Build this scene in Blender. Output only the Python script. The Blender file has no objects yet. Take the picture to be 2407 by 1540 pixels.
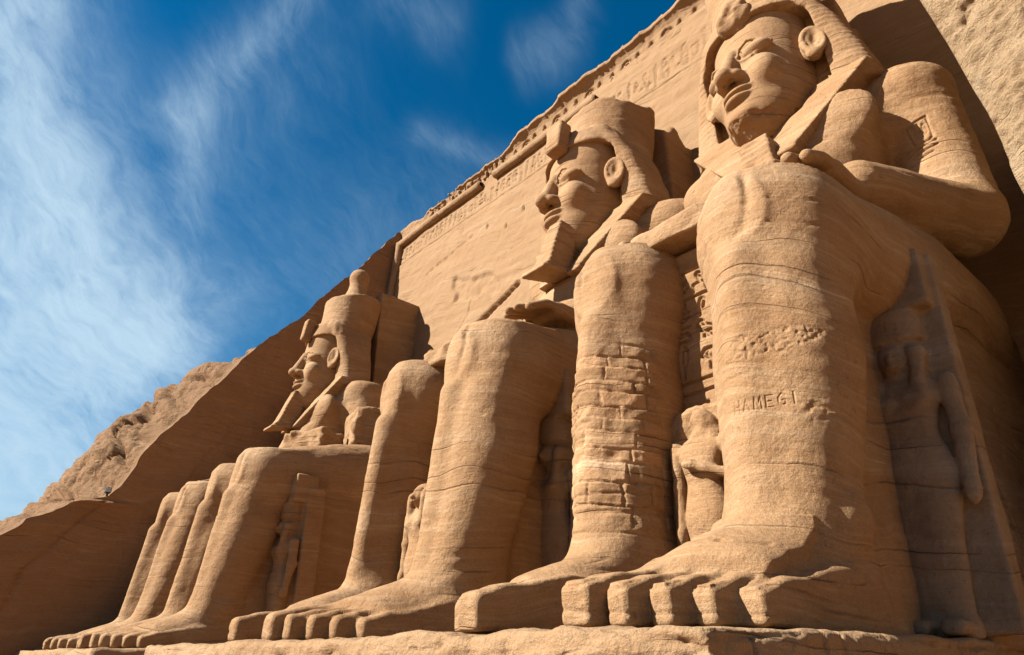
import bpy, math, time
import numpy as np
T0 = time.time()
R = math.radians
scene = bpy.context.scene
col = scene.collection

# ------------------------------------------------------------------ camera
CAM = (0.0, 0.0, -0.27)
YAW, PITCH = 49.1, 26.91
cam = bpy.data.cameras.new('camera')
cam.sensor_fit = 'HORIZONTAL'; cam.sensor_width = 36.0
cam.lens = 1521.8 / 2406 * 36.0
cam.clip_start = 0.1; cam.clip_end = 3000
camo = bpy.data.objects.new('camera', cam); col.objects.link(camo)
camo.location = CAM
camo.rotation_euler = (R(90 + PITCH), 0, R(YAW))
scene.camera = camo

# ------------------------------------------------------------------ light
SUN_AZ, SUN_EL = 29.0, 39.0        # degrees south of the facade's normal, height
to_sun = np.array([-math.sin(R(SUN_AZ)) * math.cos(R(SUN_EL)), -math.cos(R(SUN_AZ)) * math.cos(R(SUN_EL)), math.sin(R(SUN_EL))])
sl = bpy.data.lights.new('sun', 'SUN'); sl.energy = 5.0; sl.angle = R(0.53); sl.color = (1.0, 0.985, 0.95)
so = bpy.data.objects.new('sun', sl); col.objects.link(so)
from mathutils import Vector
so.rotation_euler = Vector(to_sun).to_track_quat('Z', 'Y').to_euler()
so.location = (-30, -40, 40)

vs = scene.view_settings
vs.view_transform = 'Standard'; vs.look = 'None'; vs.exposure = 1.66; vs.gamma = 1.0
vs.use_curve_mapping = False

# ------------------------------------------------------------------ sky
world = bpy.data.worlds.new('World'); scene.world = world; world.use_nodes = True
wn, wl = world.node_tree.nodes, world.node_tree.links
wn.clear()
def N(tree, t, **kw):
    n = tree.nodes.new(t)
    for k, v in kw.items():
        if k.startswith('i_'):
            n.inputs[int(k[2:]) if k[2:].isdigit() else k[2:]].default_value = v
        else:
            setattr(n, k, v)
    return n
def build_world():
    t = world.node_tree; L = t.links.new
    out = N(t, 'ShaderNodeOutputWorld'); bg = N(t, 'ShaderNodeBackground'); bg.inputs[1].default_value = 0.05
    sky = N(t, 'ShaderNodeTexSky'); sky.sky_type = 'NISHITA'; sky.sun_disc = False
    sky.sun_elevation = R(SUN_EL); sky.sun_rotation = math.atan2(to_sun[0], to_sun[1])
    sky.air_density = 1.0; sky.dust_density = 0.3; sky.ozone_density = 3.0
    hs = N(t, 'ShaderNodeHueSaturation'); hs.inputs['Saturation'].default_value = 1.5; hs.inputs['Hue'].default_value = 0.492; hs.inputs['Value'].default_value = 0.69
    L(sky.outputs[0], hs.inputs['Color'])
    tc = N(t, 'ShaderNodeTexCoord')
    def math_(op, a, b=None, c=None, clamp=False):
        m = N(t, 'ShaderNodeMath', operation=op); m.use_clamp = clamp
        for i, v in enumerate((a, b, c)):
            if v is None: continue
            if isinstance(v, (int, float)): m.inputs[i].default_value = v
            else: L(v, m.inputs[i])
        return m.outputs[0]
    # azimuth (degrees, from +Y towards -X) and elevation (degrees) of the view direction
    sp = N(t, 'ShaderNodeSeparateXYZ'); L(tc.outputs['Generated'], sp.inputs[0])
    neg = math_('MULTIPLY', sp.outputs[0], -1.0)
    az = math_('MULTIPLY', math_('ARCTAN2', neg, sp.outputs[1]), 57.2958)
    el = math_('MULTIPLY', math_('ARCSINE', sp.outputs[2]), 57.2958)
    # soft warp of the direction, then bands of cirrus laid along polylines
    n1 = N(t, 'ShaderNodeTexNoise'); n1.inputs['Scale'].default_value = 5.0; n1.inputs['Detail'].default_value = 3; n1.inputs['Roughness'].default_value = .5
    L(tc.outputs['Generated'], n1.inputs['Vector'])
    s1 = N(t, 'ShaderNodeSeparateColor'); L(n1.outputs['Color'], s1.inputs[0])
    azs = math_('MULTIPLY', az, .8)
    azw = math_('ADD', azs, math_('MULTIPLY', math_('SUBTRACT', s1.outputs[0], .5), 7.0))
    elw = math_('ADD', el, math_('MULTIPLY', math_('SUBTRACT', s1.outputs[1], .5), 7.0))
    def streak(scale, ang, st, det, w, rough=.6):
        mp = N(t, 'ShaderNodeCombineXYZ')
        ca, sa = math.cos(R(ang)), math.sin(R(ang))
        u = math_('ADD', math_('MULTIPLY', azw, ca * scale), math_('MULTIPLY', elw, sa * scale))
        v = math_('ADD', math_('MULTIPLY', azw, -sa * scale * st), math_('MULTIPLY', elw, ca * scale * st))
        L(u, mp.inputs[0]); L(v, mp.inputs[1]); mp.inputs[2].default_value = w
        n = N(t, 'ShaderNodeTexNoise'); n.inputs['Scale'].default_value = 1; n.inputs['Detail'].default_value = det; n.inputs['Roughness'].default_value = rough; n.inputs['Distortion'].default_value = .25
        L(mp.outputs[0], n.inputs['Vector'])
        return n.outputs['Fac']
    acc = None
    for (pts, wid, wgt) in CLOUDS:
        dmin = None
        for (p, q) in zip(pts[:-1], pts[1:]):
            ax_, ay_, bx, by = p[0] * .8, p[1], q[0] * .8, q[1]
            dx, dy = bx - ax_, by - ay_; L2 = dx * dx + dy * dy
            px, py = math_('SUBTRACT', azw, ax_), math_('SUBTRACT', elw, ay_)
            tt = math_('ADD', math_('MULTIPLY', px, dx / L2), math_('MULTIPLY', py, dy / L2), clamp=True)
            ex = math_('SUBTRACT', px, math_('MULTIPLY', tt, dx)); ey = math_('SUBTRACT', py, math_('MULTIPLY', tt, dy))
            d2 = math_('ADD', math_('MULTIPLY', ex, ex), math_('MULTIPLY', ey, ey))
            dmin = d2 if dmin is None else math_('MINIMUM', dmin, d2)
        g = math_('MULTIPLY', math_('POWER', 2.71828, math_('MULTIPLY', dmin, -1.0 / (wid * wid))), wgt)
        acc = g if acc is None else math_('ADD', acc, g)
    sA = streak(.11, 58, 2.2, 9, 0.3, .62); sB = streak(.35, 40, 2.6, 8, 4.1, .65); sC = streak(.05, 70, 1.3, 5, 9.1)
    tex = math_('ADD', math_('MULTIPLY', sA, .5), math_('ADD', math_('MULTIPLY', sB, .3), math_('MULTIPLY', sC, .3)))
    tex = math_('MULTIPLY', math_('SUBTRACT', tex, .38), 2.6, clamp=True)
    dens = math_('MULTIPLY', acc, math_('ADD', math_('MULTIPLY', tex, 1.15), .10))
    hz = math_('MULTIPLY', math_('SUBTRACT', 44.0, el), 0.0022, clamp=True)
    rd = streak(.16, 54, 3.4, 7, 2.7, .60)                     # thin drawn-out filaments
    rd = math_('SUBTRACT', 1.0, math_('MULTIPLY', math_('ABSOLUTE', math_('SUBTRACT', rd, .5)), 7.0), clamp=True)
    fil = math_('ADD', math_('MULTIPLY', streak(1.1, 46, 2.6, 7, 7.7, .74), .72), math_('MULTIPLY', rd, .26))                      # fine filaments
    dens = math_('MULTIPLY', math_('ADD', dens, hz), math_('ADD', .46, math_('MULTIPLY', fil, 1.12)))
    dens = math_('SUBTRACT', 1.0, math_('POWER', 2.71828, math_('MULTIPLY', dens, -1.35)))
    mx = N(t, 'ShaderNodeMix', data_type='RGBA'); L(dens, mx.inputs[0]); L(hs.outputs[0], mx.inputs[6])
    mx.inputs[7].default_value = (3.65, 4.9, 5.85, 1)
    L(mx.outputs[2], bg.inputs[0]); L(bg.outputs[0], out.inputs[0])
CLOUDS = [([(99, 44), (95.8, 38.3), (92.5, 35), (90.1, 31), (87.5, 27), (85, 24)], 2.1, .75), ([(99, 44), (91, 31), (88, 25)], 4.6, .36),
          ([(91, 27), (88, 12)], 6.5, .95), ([(87, 22), (80.5, 24.8)], 3.2, .85), ([(80.5, 21), (84, 18.5)], 2.6, .8), ([(88, 12), (86, 4)], 6, .5),
          ([(75.6, 52), (79, 47), (82, 43), (84.2, 40)], 2.0, .27), ([(84.2, 40), (82.4, 36.5), (82.2, 33)], 1.6, .24), ([(74, 46), (80, 39)], 5.0, .10),
          ([(66, 52), (58, 51)], 2.0, .11), ([(47, 49.2), (41, 50.5), (39.7, 53)], 1.6, .15), ([(60, 42.8), (54, 42.3), (49, 41.6)], 1.4, .15), ([(70, 30), (60, 36)], 6, .10)]
build_world()

# ------------------------------------------------------------------ small numeric kit
rng = np.random.default_rng(7)
_tab = rng.random((32, 32, 32)).astype(np.float32)
def vnoise(x, y, z):
    "periodic value noise, -1..1"
    xi = np.floor(x); yi = np.floor(y); zi = np.floor(z)
    fx = x - xi; fy = y - yi; fz = z - zi
    fx = fx * fx * (3 - 2 * fx); fy = fy * fy * (3 - 2 * fy); fz = fz * fz * (3 - 2 * fz)
    x0 = xi.astype(np.int32) & 31; y0 = yi.astype(np.int32) & 31; z0 = zi.astype(np.int32) & 31
    x1 = (x0 + 1) & 31; y1 = (y0 + 1) & 31; z1 = (z0 + 1) & 31
    t = _tab
    a = t[x0, y0, z0] * (1 - fx) + t[x1, y0, z0] * fx
    b = t[x0, y1, z0] * (1 - fx) + t[x1, y1, z0] * fx
    c = t[x0, y0, z1] * (1 - fx) + t[x1, y0, z1] * fx
    d = t[x0, y1, z1] * (1 - fx) + t[x1, y1, z1] * fx
    return ((a * (1 - fy) + b * fy) * (1 - fz) + (c * (1 - fy) + d * fy) * fz) * 2 - 1
def fbm(x, y, z, o=3, g=.5, lac=2.03):
    s = 0; a = 1.0; f = 1.0
    for i in range(o):
        s = s + a * vnoise(x * f + 7.3 * i, y * f + 3.1 * i, z * f + 5.7 * i); a *= g; f *= lac
    return s
def sstep(a, b, x):
    t = np.clip((x - a) / (b - a), 0, 1); return t * t * (3 - 2 * t)
def smin(a, b, k):
    h = np.clip(.5 + .5 * (b - a) / k, 0, 1); return b * (1 - h) + a * h - k * h * (1 - h)
def smax(a, b, k): return -smin(-a, -b, k)
def ell(x, y, z, c, r):
    X = (x - c[0]) / r[0]; Y = (y - c[1]) / r[1]; Z = (z - c[2]) / r[2]
    k0 = np.sqrt(X * X + Y * Y + Z * Z)
    k1 = np.sqrt((X / r[0]) ** 2 + (Y / r[1]) ** 2 + (Z / r[2]) ** 2) + 1e-9
    return k0 * (k0 - 1) / k1
def cap(x, y, z, a, b, ra, rb):
    ab = (b[0] - a[0], b[1] - a[1], b[2] - a[2]); L2 = ab[0] ** 2 + ab[1] ** 2 + ab[2] ** 2
    t = np.clip(((x - a[0]) * ab[0] + (y - a[1]) * ab[1] + (z - a[2]) * ab[2]) / L2, 0, 1)
    return np.sqrt((x - a[0] - ab[0] * t) ** 2 + (y - a[1] - ab[1] * t) ** 2 + (z - a[2] - ab[2] * t) ** 2) - (ra + (rb - ra) * t)
def chain(x, y, z, pts, rad):
    d = None
    if not isinstance(rad, (list, tuple)): rad = [rad] * len(pts)
    for i in range(len(pts) - 1):
        e = cap(x, y, z, pts[i], pts[i + 1], rad[i], rad[i + 1]); d = e if d is None else np.minimum(d, e)
    return d
def box(x, y, z, c, h, r=.05):
    qx = np.abs(x - c[0]) - h[0] + r; qy = np.abs(y - c[1]) - h[1] + r; qz = np.abs(z - c[2]) - h[2] + r
    return np.sqrt(np.maximum(qx, 0) ** 2 + np.maximum(qy, 0) ** 2 + np.maximum(qz, 0) ** 2) + np.minimum(np.maximum(qx, np.maximum(qy, qz)), 0) - r
def rotx(y, z, c, deg):
    a = R(deg); ca, sa = math.cos(a), math.sin(a); Y = y - c[1]; Z = z - c[2]
    return c[1] + Y * ca + Z * sa, c[2] - Y * sa + Z * ca
def _itp(t, tab, j):
    tb = np.array(tab, np.float32)
    # smooth (monotone cubic-ish) table lookup: linear lookup over a pre-smoothed dense table
    g = np.linspace(tb[0, 0], tb[-1, 0], 240); v = np.interp(g, tb[:, 0], tb[:, j])
    kk = np.hanning(25); kk /= kk.sum(); vp = np.pad(v, 12, mode='edge'); v = np.convolve(vp, kk, 'valid')
    return np.interp(t, g, v).astype(np.float32)
def loft(u, v, t, tab, n=2.3, f=.75):
    "tab rows: t, centre u, centre v, radius u, radius v"
    cu, cv, ru, rv = (_itp(t, tab, j) for j in (1, 2, 3, 4))
    q = (np.abs((u - cu) / ru) ** n + np.abs((v - cv) / rv) ** n + 1e-9) ** (1 / n)
    d = (q - 1) * np.minimum(ru, rv) * f
    return np.maximum(d, np.maximum(tab[0][0] - t, t - tab[-1][0]))

# ------------------------------------------------------------------ meshing of a distance field
def surface_nets(fn, lo, hi, h):
    lo = np.array(lo, np.float32); hi = np.array(hi, np.float32)
    B = 8; nb = np.ceil((hi - lo) / (h * B)).astype(int) + 1
    cs = [lo[i] + (np.arange(nb[i]) * B + (B - 1) / 2) * h for i in range(3)]
    cx, cy, cz = np.meshgrid(*cs, indexing='ij')
    dc = fn(cx.ravel().astype(np.float32), cy.ravel().astype(np.float32), cz.ravel().astype(np.float32)).reshape(nb)
    act = np.abs(dc) < h * B * .866 + 2.2 * h
    G = np.repeat(np.repeat(np.repeat(np.sign(dc) * 1.0, B, 0), B, 1), B, 2).astype(np.float32)
    ai = np.argwhere(act)
    o = np.stack(np.meshgrid(*[np.arange(B)] * 3, indexing='ij'), -1).reshape(-1, 3)
    for s in range(0, len(ai), 3000):
        idx = (ai[s:s + 3000, None, :] * B + o[None]).reshape(-1, 3)
        p = lo + idx.astype(np.float32) * h
        G[idx[:, 0], idx[:, 1], idx[:, 2]] = fn(p[:, 0], p[:, 1], p[:, 2])
    S = G < 0
    n = np.array(G.shape)
    cnt = np.zeros(n - 1, np.int8)
    for dx in (0, 1):
        for dy in (0, 1):
            for dz in (0, 1):
                cnt += S[dx:n[0] - 1 + dx, dy:n[1] - 1 + dy, dz:n[2] - 1 + dz]
    cell = np.argwhere((cnt > 0) & (cnt < 8))
    m = n - 1
    key = (cell[:, 0] * m[1] + cell[:, 1]) * m[2] + cell[:, 2]
    cid = np.full(int(m[0]) * int(m[1]) * int(m[2]), -1, np.int32); cid[key] = np.arange(len(cell))
    acc = np.zeros((len(cell), 3), np.float64); w = np.zeros(len(cell))
    C = np.array([[i, j, k] for i in (0, 1) for j in (0, 1) for k in (0, 1)])
    val = [G[cell[:, 0] + c[0], cell[:, 1] + c[1], cell[:, 2] + c[2]] for c in C]
    for a in range(8):
        for b in range(a + 1, 8):
            if np.abs(C[a] - C[b]).sum() != 1: continue
            m_ = (val[a] < 0) != (val[b] < 0)
            den = val[a] - val[b]; t = np.where(m_, val[a] / np.where(den == 0, 1, den), 0)
            acc += np.where(m_[:, None], C[a] + t[:, None] * (C[b] - C[a]), 0); w += m_
    V = lo + (cell + acc / w[:, None]) * h
    quads = []
    for ax in range(3):
        u, v = (ax + 1) % 3, (ax + 2) % 3
        sl0 = [slice(1, -1)] * 3; sl1 = [slice(1, -1)] * 3
        sl0[ax] = slice(0, -1); sl1[ax] = slice(1, None)
        A = S[tuple(sl0)]; Bq = S[tuple(sl1)]
        e = np.argwhere(A != Bq)
        off = np.ones(3, int); off[ax] = 0
        e = e + off
        flip = S[e[:, 0], e[:, 1], e[:, 2]]
        q = []
        for (du, dv) in ((-1, -1), (0, -1), (0, 0), (-1, 0)):
            c = e.copy(); c[:, u] += du; c[:, v] += dv
            q.append(cid[(c[:, 0] * m[1] + c[:, 1]) * m[2] + c[:, 2]])
        q = np.stack(q, 1)
        q = np.where(flip[:, None], q, q[:, ::-1])
        quads.append(q)
    Q = np.concatenate(quads)
    Q = Q[(Q >= 0).all(1)]
    return V, Q
def vnormals(V, Q):
    n = np.cross(V[Q[:, 2]] - V[Q[:, 0]], V[Q[:, 3]] - V[Q[:, 1]])
    o = np.zeros_like(V)
    for i in range(4): 
        for k in range(3): o[:, k] += np.bincount(Q[:, i], n[:, k], len(V))
    return o / (np.linalg.norm(o, axis=1, keepdims=True) + 1e-12)
def refine(V, Q, sel):
    "split the selected quads in four; returns V, Q, border list (v, a, b)"
    q = Q[sel]; rest = Q[~sel]
    ed = np.stack([q, np.roll(q, -1, 1)], -1).reshape(-1, 2); es = np.sort(ed, 1)
    k = es[:, 0].astype(np.int64) * len(V) + es[:, 1]
    uk, inv, cnt = np.unique(k, return_inverse=True, return_counts=True)
    a = (uk // len(V)).astype(int); b = (uk % len(V)).astype(int)
    n0 = len(V); mid = (V[a] + V[b]) / 2; ctr = V[q].mean(1)
    ei = n0 + inv.reshape(-1, 4); ci = n0 + len(uk) + np.arange(len(q))
    V2 = np.concatenate([V, mid, ctr])
    nq = [np.stack([q[:, i], ei[:, i], ci, ei[:, (i + 3) % 4]], 1) for i in range(4)]
    bd = np.where(cnt == 1)[0]
    return V2, np.concatenate([rest] + nq), (n0 + bd, a[bd], b[bd])
def make_mesh(name, V, Q, smooth=True):
    me = bpy.data.meshes.new(name)
    me.vertices.add(len(V)); me.vertices.foreach_set('co', np.ascontiguousarray(V, np.float32).ravel())
    k = Q.shape[1]
    me.loops.add(len(Q) * k); me.loops.foreach_set('vertex_index', np.ascontiguousarray(Q, np.int32).ravel())
    me.polygons.add(len(Q)); me.polygons.foreach_set('loop_start', np.arange(0, len(Q) * k, k, dtype=np.int32))
    me.update(calc_edges=True)
    me.polygons.foreach_set('use_smooth', np.full(len(Q), smooth))
    me.validate()
    return me
def link(name, me, mat, parent=None, loc=(0, 0, 0)):
    o = bpy.data.objects.new(name, me); col.objects.link(o); o.location = loc
    if mat: me.materials.append(mat)
    if parent: o.parent = parent
    return o
PIV = np.array([0, 10.0, 0])       # every statue's empty stands at (x, 10, 0)
def sdf_obj(name, fn, lo, hi, h, mat, parent, disp=None, areas=(), piv=PIV, smooth=True, tone=None):
    t = time.time()
    V, Q = surface_nets(fn, lo, hi, h)
    bl = []
    for (a, b, lv) in areas:
        a = np.array(a); b = np.array(b)
        for _ in range(lv):
            c = V[Q].mean(1); sel = ((c > a) & (c < b)).all(1)
            if not sel.any(): break
            n0 = len(V); V, Q, bd = refine(V, Q, sel); bl.append(bd)
            nn = vnormals(V, Q)[n0:]; p = V[n0:].astype(np.float32)
            V[n0:] -= np.clip(fn(p[:, 0], p[:, 1], p[:, 2]), -.03, .03)[:, None] * nn
    n = vnormals(V, Q)
    p = V.astype(np.float32)
    if disp is not None:
        V = V + n * disp(p[:, 0], p[:, 1], p[:, 2], n)[:, None]
    for (v, a, b) in bl: V[v] = (V[a] + V[b]) / 2
    o = link(name, make_mesh(name, V - piv, Q, smooth), mat, parent)
    if tone is not None:          # tone of the stone itself (patching blocks, mortar), kept per point
        at = o.data.attributes.new('tone', 'FLOAT', 'POINT'); at.data.foreach_set('value', np.ascontiguousarray(tone(p[:, 0], p[:, 1], p[:, 2]), np.float32))
    print('  %-16s %7d quads %.1fs' % (name, len(Q), time.time() - t))
    return o
def empty(name, loc):
    o = bpy.data.objects.new(name, None); col.objects.link(o); o.location = loc; o.empty_display_size = .5
    return o
def tag(o, label=None, cat=None, group=None, kind=None):
    if label: o['label'] = label
    if cat: o['category'] = cat
    if group: o['group'] = group
    if kind: o['kind'] = kind
    return o
def segdist(u, v, segs):
    "distance in a plane to a list of strokes (u0,v0,u1,v1)"
    d = np.full(u.shape, 9.0, np.float32)
    for (a, b, c, e) in segs:
        dx, dy = c - a, e - b; L2 = dx * dx + dy * dy + 1e-9
        t = np.clip(((u - a) * dx + (v - b) * dy) / L2, 0, 1)
        d = np.minimum(d, np.sqrt((u - a - dx * t) ** 2 + (v - b - dy * t) ** 2))
    return d
Q_ = 1.0

# ------------------------------------------------------------------ stone
def stone(name, base=(.495, .308, .163), dark=(.325, .172, .076), pale=(.655, .48, .305), strata=1.0, pit=1.0, rough_bump=1.0, fine=1.0, tilt=(.05, .02), mottled=.65):
    base, dark, pale = ((.61 * v[0], .592 * v[1], .56 * v[2]) for v in (base, dark, pale))
    m = bpy.data.materials.new(name); m.use_nodes = True
    t = m.node_tree; t.nodes.clear(); L = t.links.new
    out = N(t, 'ShaderNodeOutputMaterial'); b = N(t, 'ShaderNodeBsdfPrincipled')
    b.inputs['Roughness'].default_value = .93; b.inputs['Specular IOR Level'].default_value = .12
    L(b.outputs[0], out.inputs[0])
    g = N(t, 'ShaderNodeNewGeometry')
    def mth(op, a, c=None, clamp=False):
        n = N(t, 'ShaderNodeMath', operation=op); n.use_clamp = clamp
        for i, v in enumerate((a, c)):
            if v is None: continue
            if isinstance(v, (int, float)): n.inputs[i].default_value = v
            else: L(v, n.inputs[i])
        return n.outputs[0]
    def noise(vec, s, d=4, r=.55, dist=0.0):
        n = N(t, 'ShaderNodeTexNoise'); n.inputs['Scale'].default_value = s; n.inputs['Detail'].default_value = d; n.inputs['Roughness'].default_value = r; n.inputs['Distortion'].default_value = dist
        L(vec, n.inputs['Vector']); return n.outputs['Fac']
    P = g.outputs['Position']
    sp = N(t, 'ShaderNodeSeparateXYZ'); L(P, sp.inputs[0])
    big = noise(P, .13, 3)
    # bedding height: z tilted, bent by large noise
    zz = mth('ADD', mth('ADD', sp.outputs[2], mth('MULTIPLY', sp.outputs[0], tilt[0])), mth('ADD', mth('MULTIPLY', sp.outputs[1], tilt[1]), mth('MULTIPLY', big, 2.2)))
    def bed(fz, fxy, det, rough=.6):
        c = N(t, 'ShaderNodeCombineXYZ')
        L(mth('MULTIPLY', sp.outputs[0], fxy), c.inputs[0]); L(mth('MULTIPLY', sp.outputs[1], fxy), c.inputs[1]); L(mth('MULTIPLY', zz, fz), c.inputs[2])
        return noise(c.outputs[0], 1.0, det, rough)
    b1 = bed(.9, .05, 5); b2 = bed(4.5, .16, 5, .65); b3 = bed(14, .5, 3, .6)
    blot = noise(P, .55, 5, .6); spk = noise(P, 9, 6, .7); grit = noise(P, 38, 4, .7); med = noise(P, 2.6, 7, .62)
    def ramp(fac, stops):
        r = N(t, 'ShaderNodeValToRGB'); L(fac, r.inputs[0]); e = r.color_ramp.elements
        while len(e) < len(stops): e.new(.5)
        for i, (p, c) in enumerate(stops): e[i].position = p; e[i].color = (*c, 1)
        return r.outputs[0]
    f1 = mth('ADD', mth('MULTIPLY', b1, .55), mth('ADD', mth('MULTIPLY', b2, .30 * strata), mth('MULTIPLY', blot, .45)))
    k = .53 + .15 * strata
    c1 = ramp(f1, [(k - .20, dark), (k - .01, base), (k + .17, pale)])
    def mixc(fac, a, c, mode='MIX'):
        n = N(t, 'ShaderNodeMix', data_type='RGBA', blend_type=mode)
        if isinstance(fac, (int, float)): n.inputs[0].default_value = fac
        else: L(fac, n.inputs[0])
        for i, v in ((6, a), (7, c)):
            if isinstance(v, tuple): n.inputs[i].default_value = (*v, 1)
            else: L(v, n.inputs[i])
        return n.outputs[2]
    gr = lambda f, lo, hi: ramp(f, [(lo, (0, 0, 0)), (hi, (1, 1, 1))])
    tint = lambda f, lo, hi, a: mth('MULTIPLY', gr(f, lo, hi), a)
    # thin pale quartz veins along the bedding, thin dark partings
    c1 = mixc(tint(b1, .56, .68, .45), c1, pale)
    c1 = mixc(tint(b2, .55, .66, .58 * strata), c1, pale)
    c1 = mixc(tint(b2, .45, .33, .42 * strata), c1, dark)
    c2 = mixc(tint(b3, .60, .72, .36 * strata), c1, pale)
    c3 = mixc(tint(b3, .42, .30, .38 * strata), c2, dark)
    c4 = mixc(tint(med, .56, .75, mottled), c3, dark)
    c5 = mixc(tint(spk, .58, .72, .42 * pit), c4, tuple(x * .62 for x in dark))
    c6 = mixc(tint(grit, .50, .72, .40), c5, pale)
    # hair cracks along the bedding and dark weathering stains
    c_ = N(t, 'ShaderNodeCombineXYZ')
    L(mth('MULTIPLY', sp.outputs[0], .07), c_.inputs[0]); L(mth('MULTIPLY', sp.outputs[1], .07), c_.inputs[1]); L(mth('ADD', mth('MULTIPLY', zz, 1.3), mth('MULTIPLY', med, .10)), c_.inputs[2])
    cn = noise(c_.outputs[0], 1.0, 1.5, .5)
    line = mth('SUBTRACT', 1.0, mth('DIVIDE', mth('ABSOLUTE', mth('SUBTRACT', cn, .5)), .009), clamp=True)
    line = mth('MULTIPLY', line, gr(noise(P, .45, 3), .46, .60))
    c7 = mixc(mth('MULTIPLY', line, .30), c6, tuple(x * .5 for x in dark))
    stain = mth('MULTIPLY', gr(noise(P, .9, 8, .68), .55, .70), gr(noise(P, .22, 2), .45, .62))
    c8 = mixc(mth('MULTIPLY', stain, .55), c7, tuple(x * .72 for x in dark))
    at = N(t, 'ShaderNodeAttribute', attribute_name='tone')
    tn = N(t, 'ShaderNodeCombineXYZ')
    for i in range(3): L(mth('ADD', 1.0, mth('MULTIPLY', at.outputs['Fac'], (1.0, 1.0, 1.12)[i])), tn.inputs[i])
    c9 = mixc(1.0, c8, tn.outputs[0], 'MULTIPLY')
    L(c9, b.inputs['Base Color'])
    # relief
    h = mth('ADD', mth('MULTIPLY', spk, .034 * rough_bump), mth('MULTIPLY', grit, .010 * fine))
    h = mth('ADD', h, mth('MULTIPLY', b3, .013 * strata)); h = mth('ADD', h, mth('MULTIPLY', b2, .012 * strata))
    h = mth('ADD', h, mth('MULTIPLY', med, .065 * rough_bump))
    h = mth('SUBTRACT', h, mth('MULTIPLY', gr(spk, .60, .70), .012 * pit))
    h = mth('SUBTRACT', h, mth('MULTIPLY', line, .03))
    bp = N(t, 'ShaderNodeBump'); bp.inputs['Strength'].default_value = 1.0; bp.inputs['Distance'].default_value = 1.0
    L(h, bp.inputs['Height']); L(bp.outputs[0], b.inputs['Normal'])
    return m
M = {}
M['statue'] = stone('sandstone')
M['face'] = stone('sandstone_smooth', strata=.75, rough_bump=.55, pit=.8)
M['facade'] = stone('facade_sandstone', base=(.405, .262, .144), dark=(.33, .187, .09), pale=(.485, .34, .21), strata=1.3, rough_bump=.8, tilt=(.16, .0))
M['slope'] = stone('slope_sandstone', base=(.35, .21, .105), dark=(.23, .12, .055), pale=(.46, .31, .18), strata=1.6, rough_bump=2.4, pit=1.5)
M['cliff'] = stone('cliff_sandstone', base=(.44, .26, .14), dark=(.32, .165, .078), pale=(.54, .37, .225), strata=1.3, rough_bump=1.6, pit=1.3)
M['rough'] = stone('pitted_sandstone', base=(.48, .325, .185), pale=(.58, .43, .27), dark=(.38, .235, .12), strata=.2, rough_bump=3.4, pit=2.5, fine=2.5)
M['plinth'] = stone('plinth_sandstone', base=(.49, .32, .18), pale=(.59, .43, .27), dark=(.36, .205, .10), strata=1.0, rough_bump=1.6, pit=1.2)
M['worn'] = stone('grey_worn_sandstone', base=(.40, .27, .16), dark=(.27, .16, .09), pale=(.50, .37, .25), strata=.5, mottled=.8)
M['sand'] = stone('sand', base=(.42, .225, .105), dark=(.34, .17, .075), pale=(.5, .3, .16), strata=.1, rough_bump=1.0)
def plain(name, c, rough=.5, metal=0):
    m = bpy.data.materials.new(name); m.use_nodes = True; b = m.node_tree.nodes['Principled BSDF']
    b.inputs['Base Color'].default_value = (*c, 1); b.inputs['Roughness'].default_value = rough; b.inputs['Metallic'].default_value = metal
    n = m.node_tree.nodes.new('ShaderNodeTexNoise'); n.inputs['Scale'].default_value = 30
    mp = m.node_tree.nodes.new('ShaderNodeMapRange'); mp.inputs[3].default_value = rough * .8; mp.inputs[4].default_value = min(1, rough * 1.2)
    m.node_tree.links.new(n.outputs['Fac'], mp.inputs[0]); m.node_tree.links.new(mp.outputs[0], b.inputs['Roughness'])
    return m
M['black'] = plain('black_metal', (.03, .03, .03), .5, .4)
M['glass'] = plain('lamp_glass', (.25, .27, .28), .15)

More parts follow.
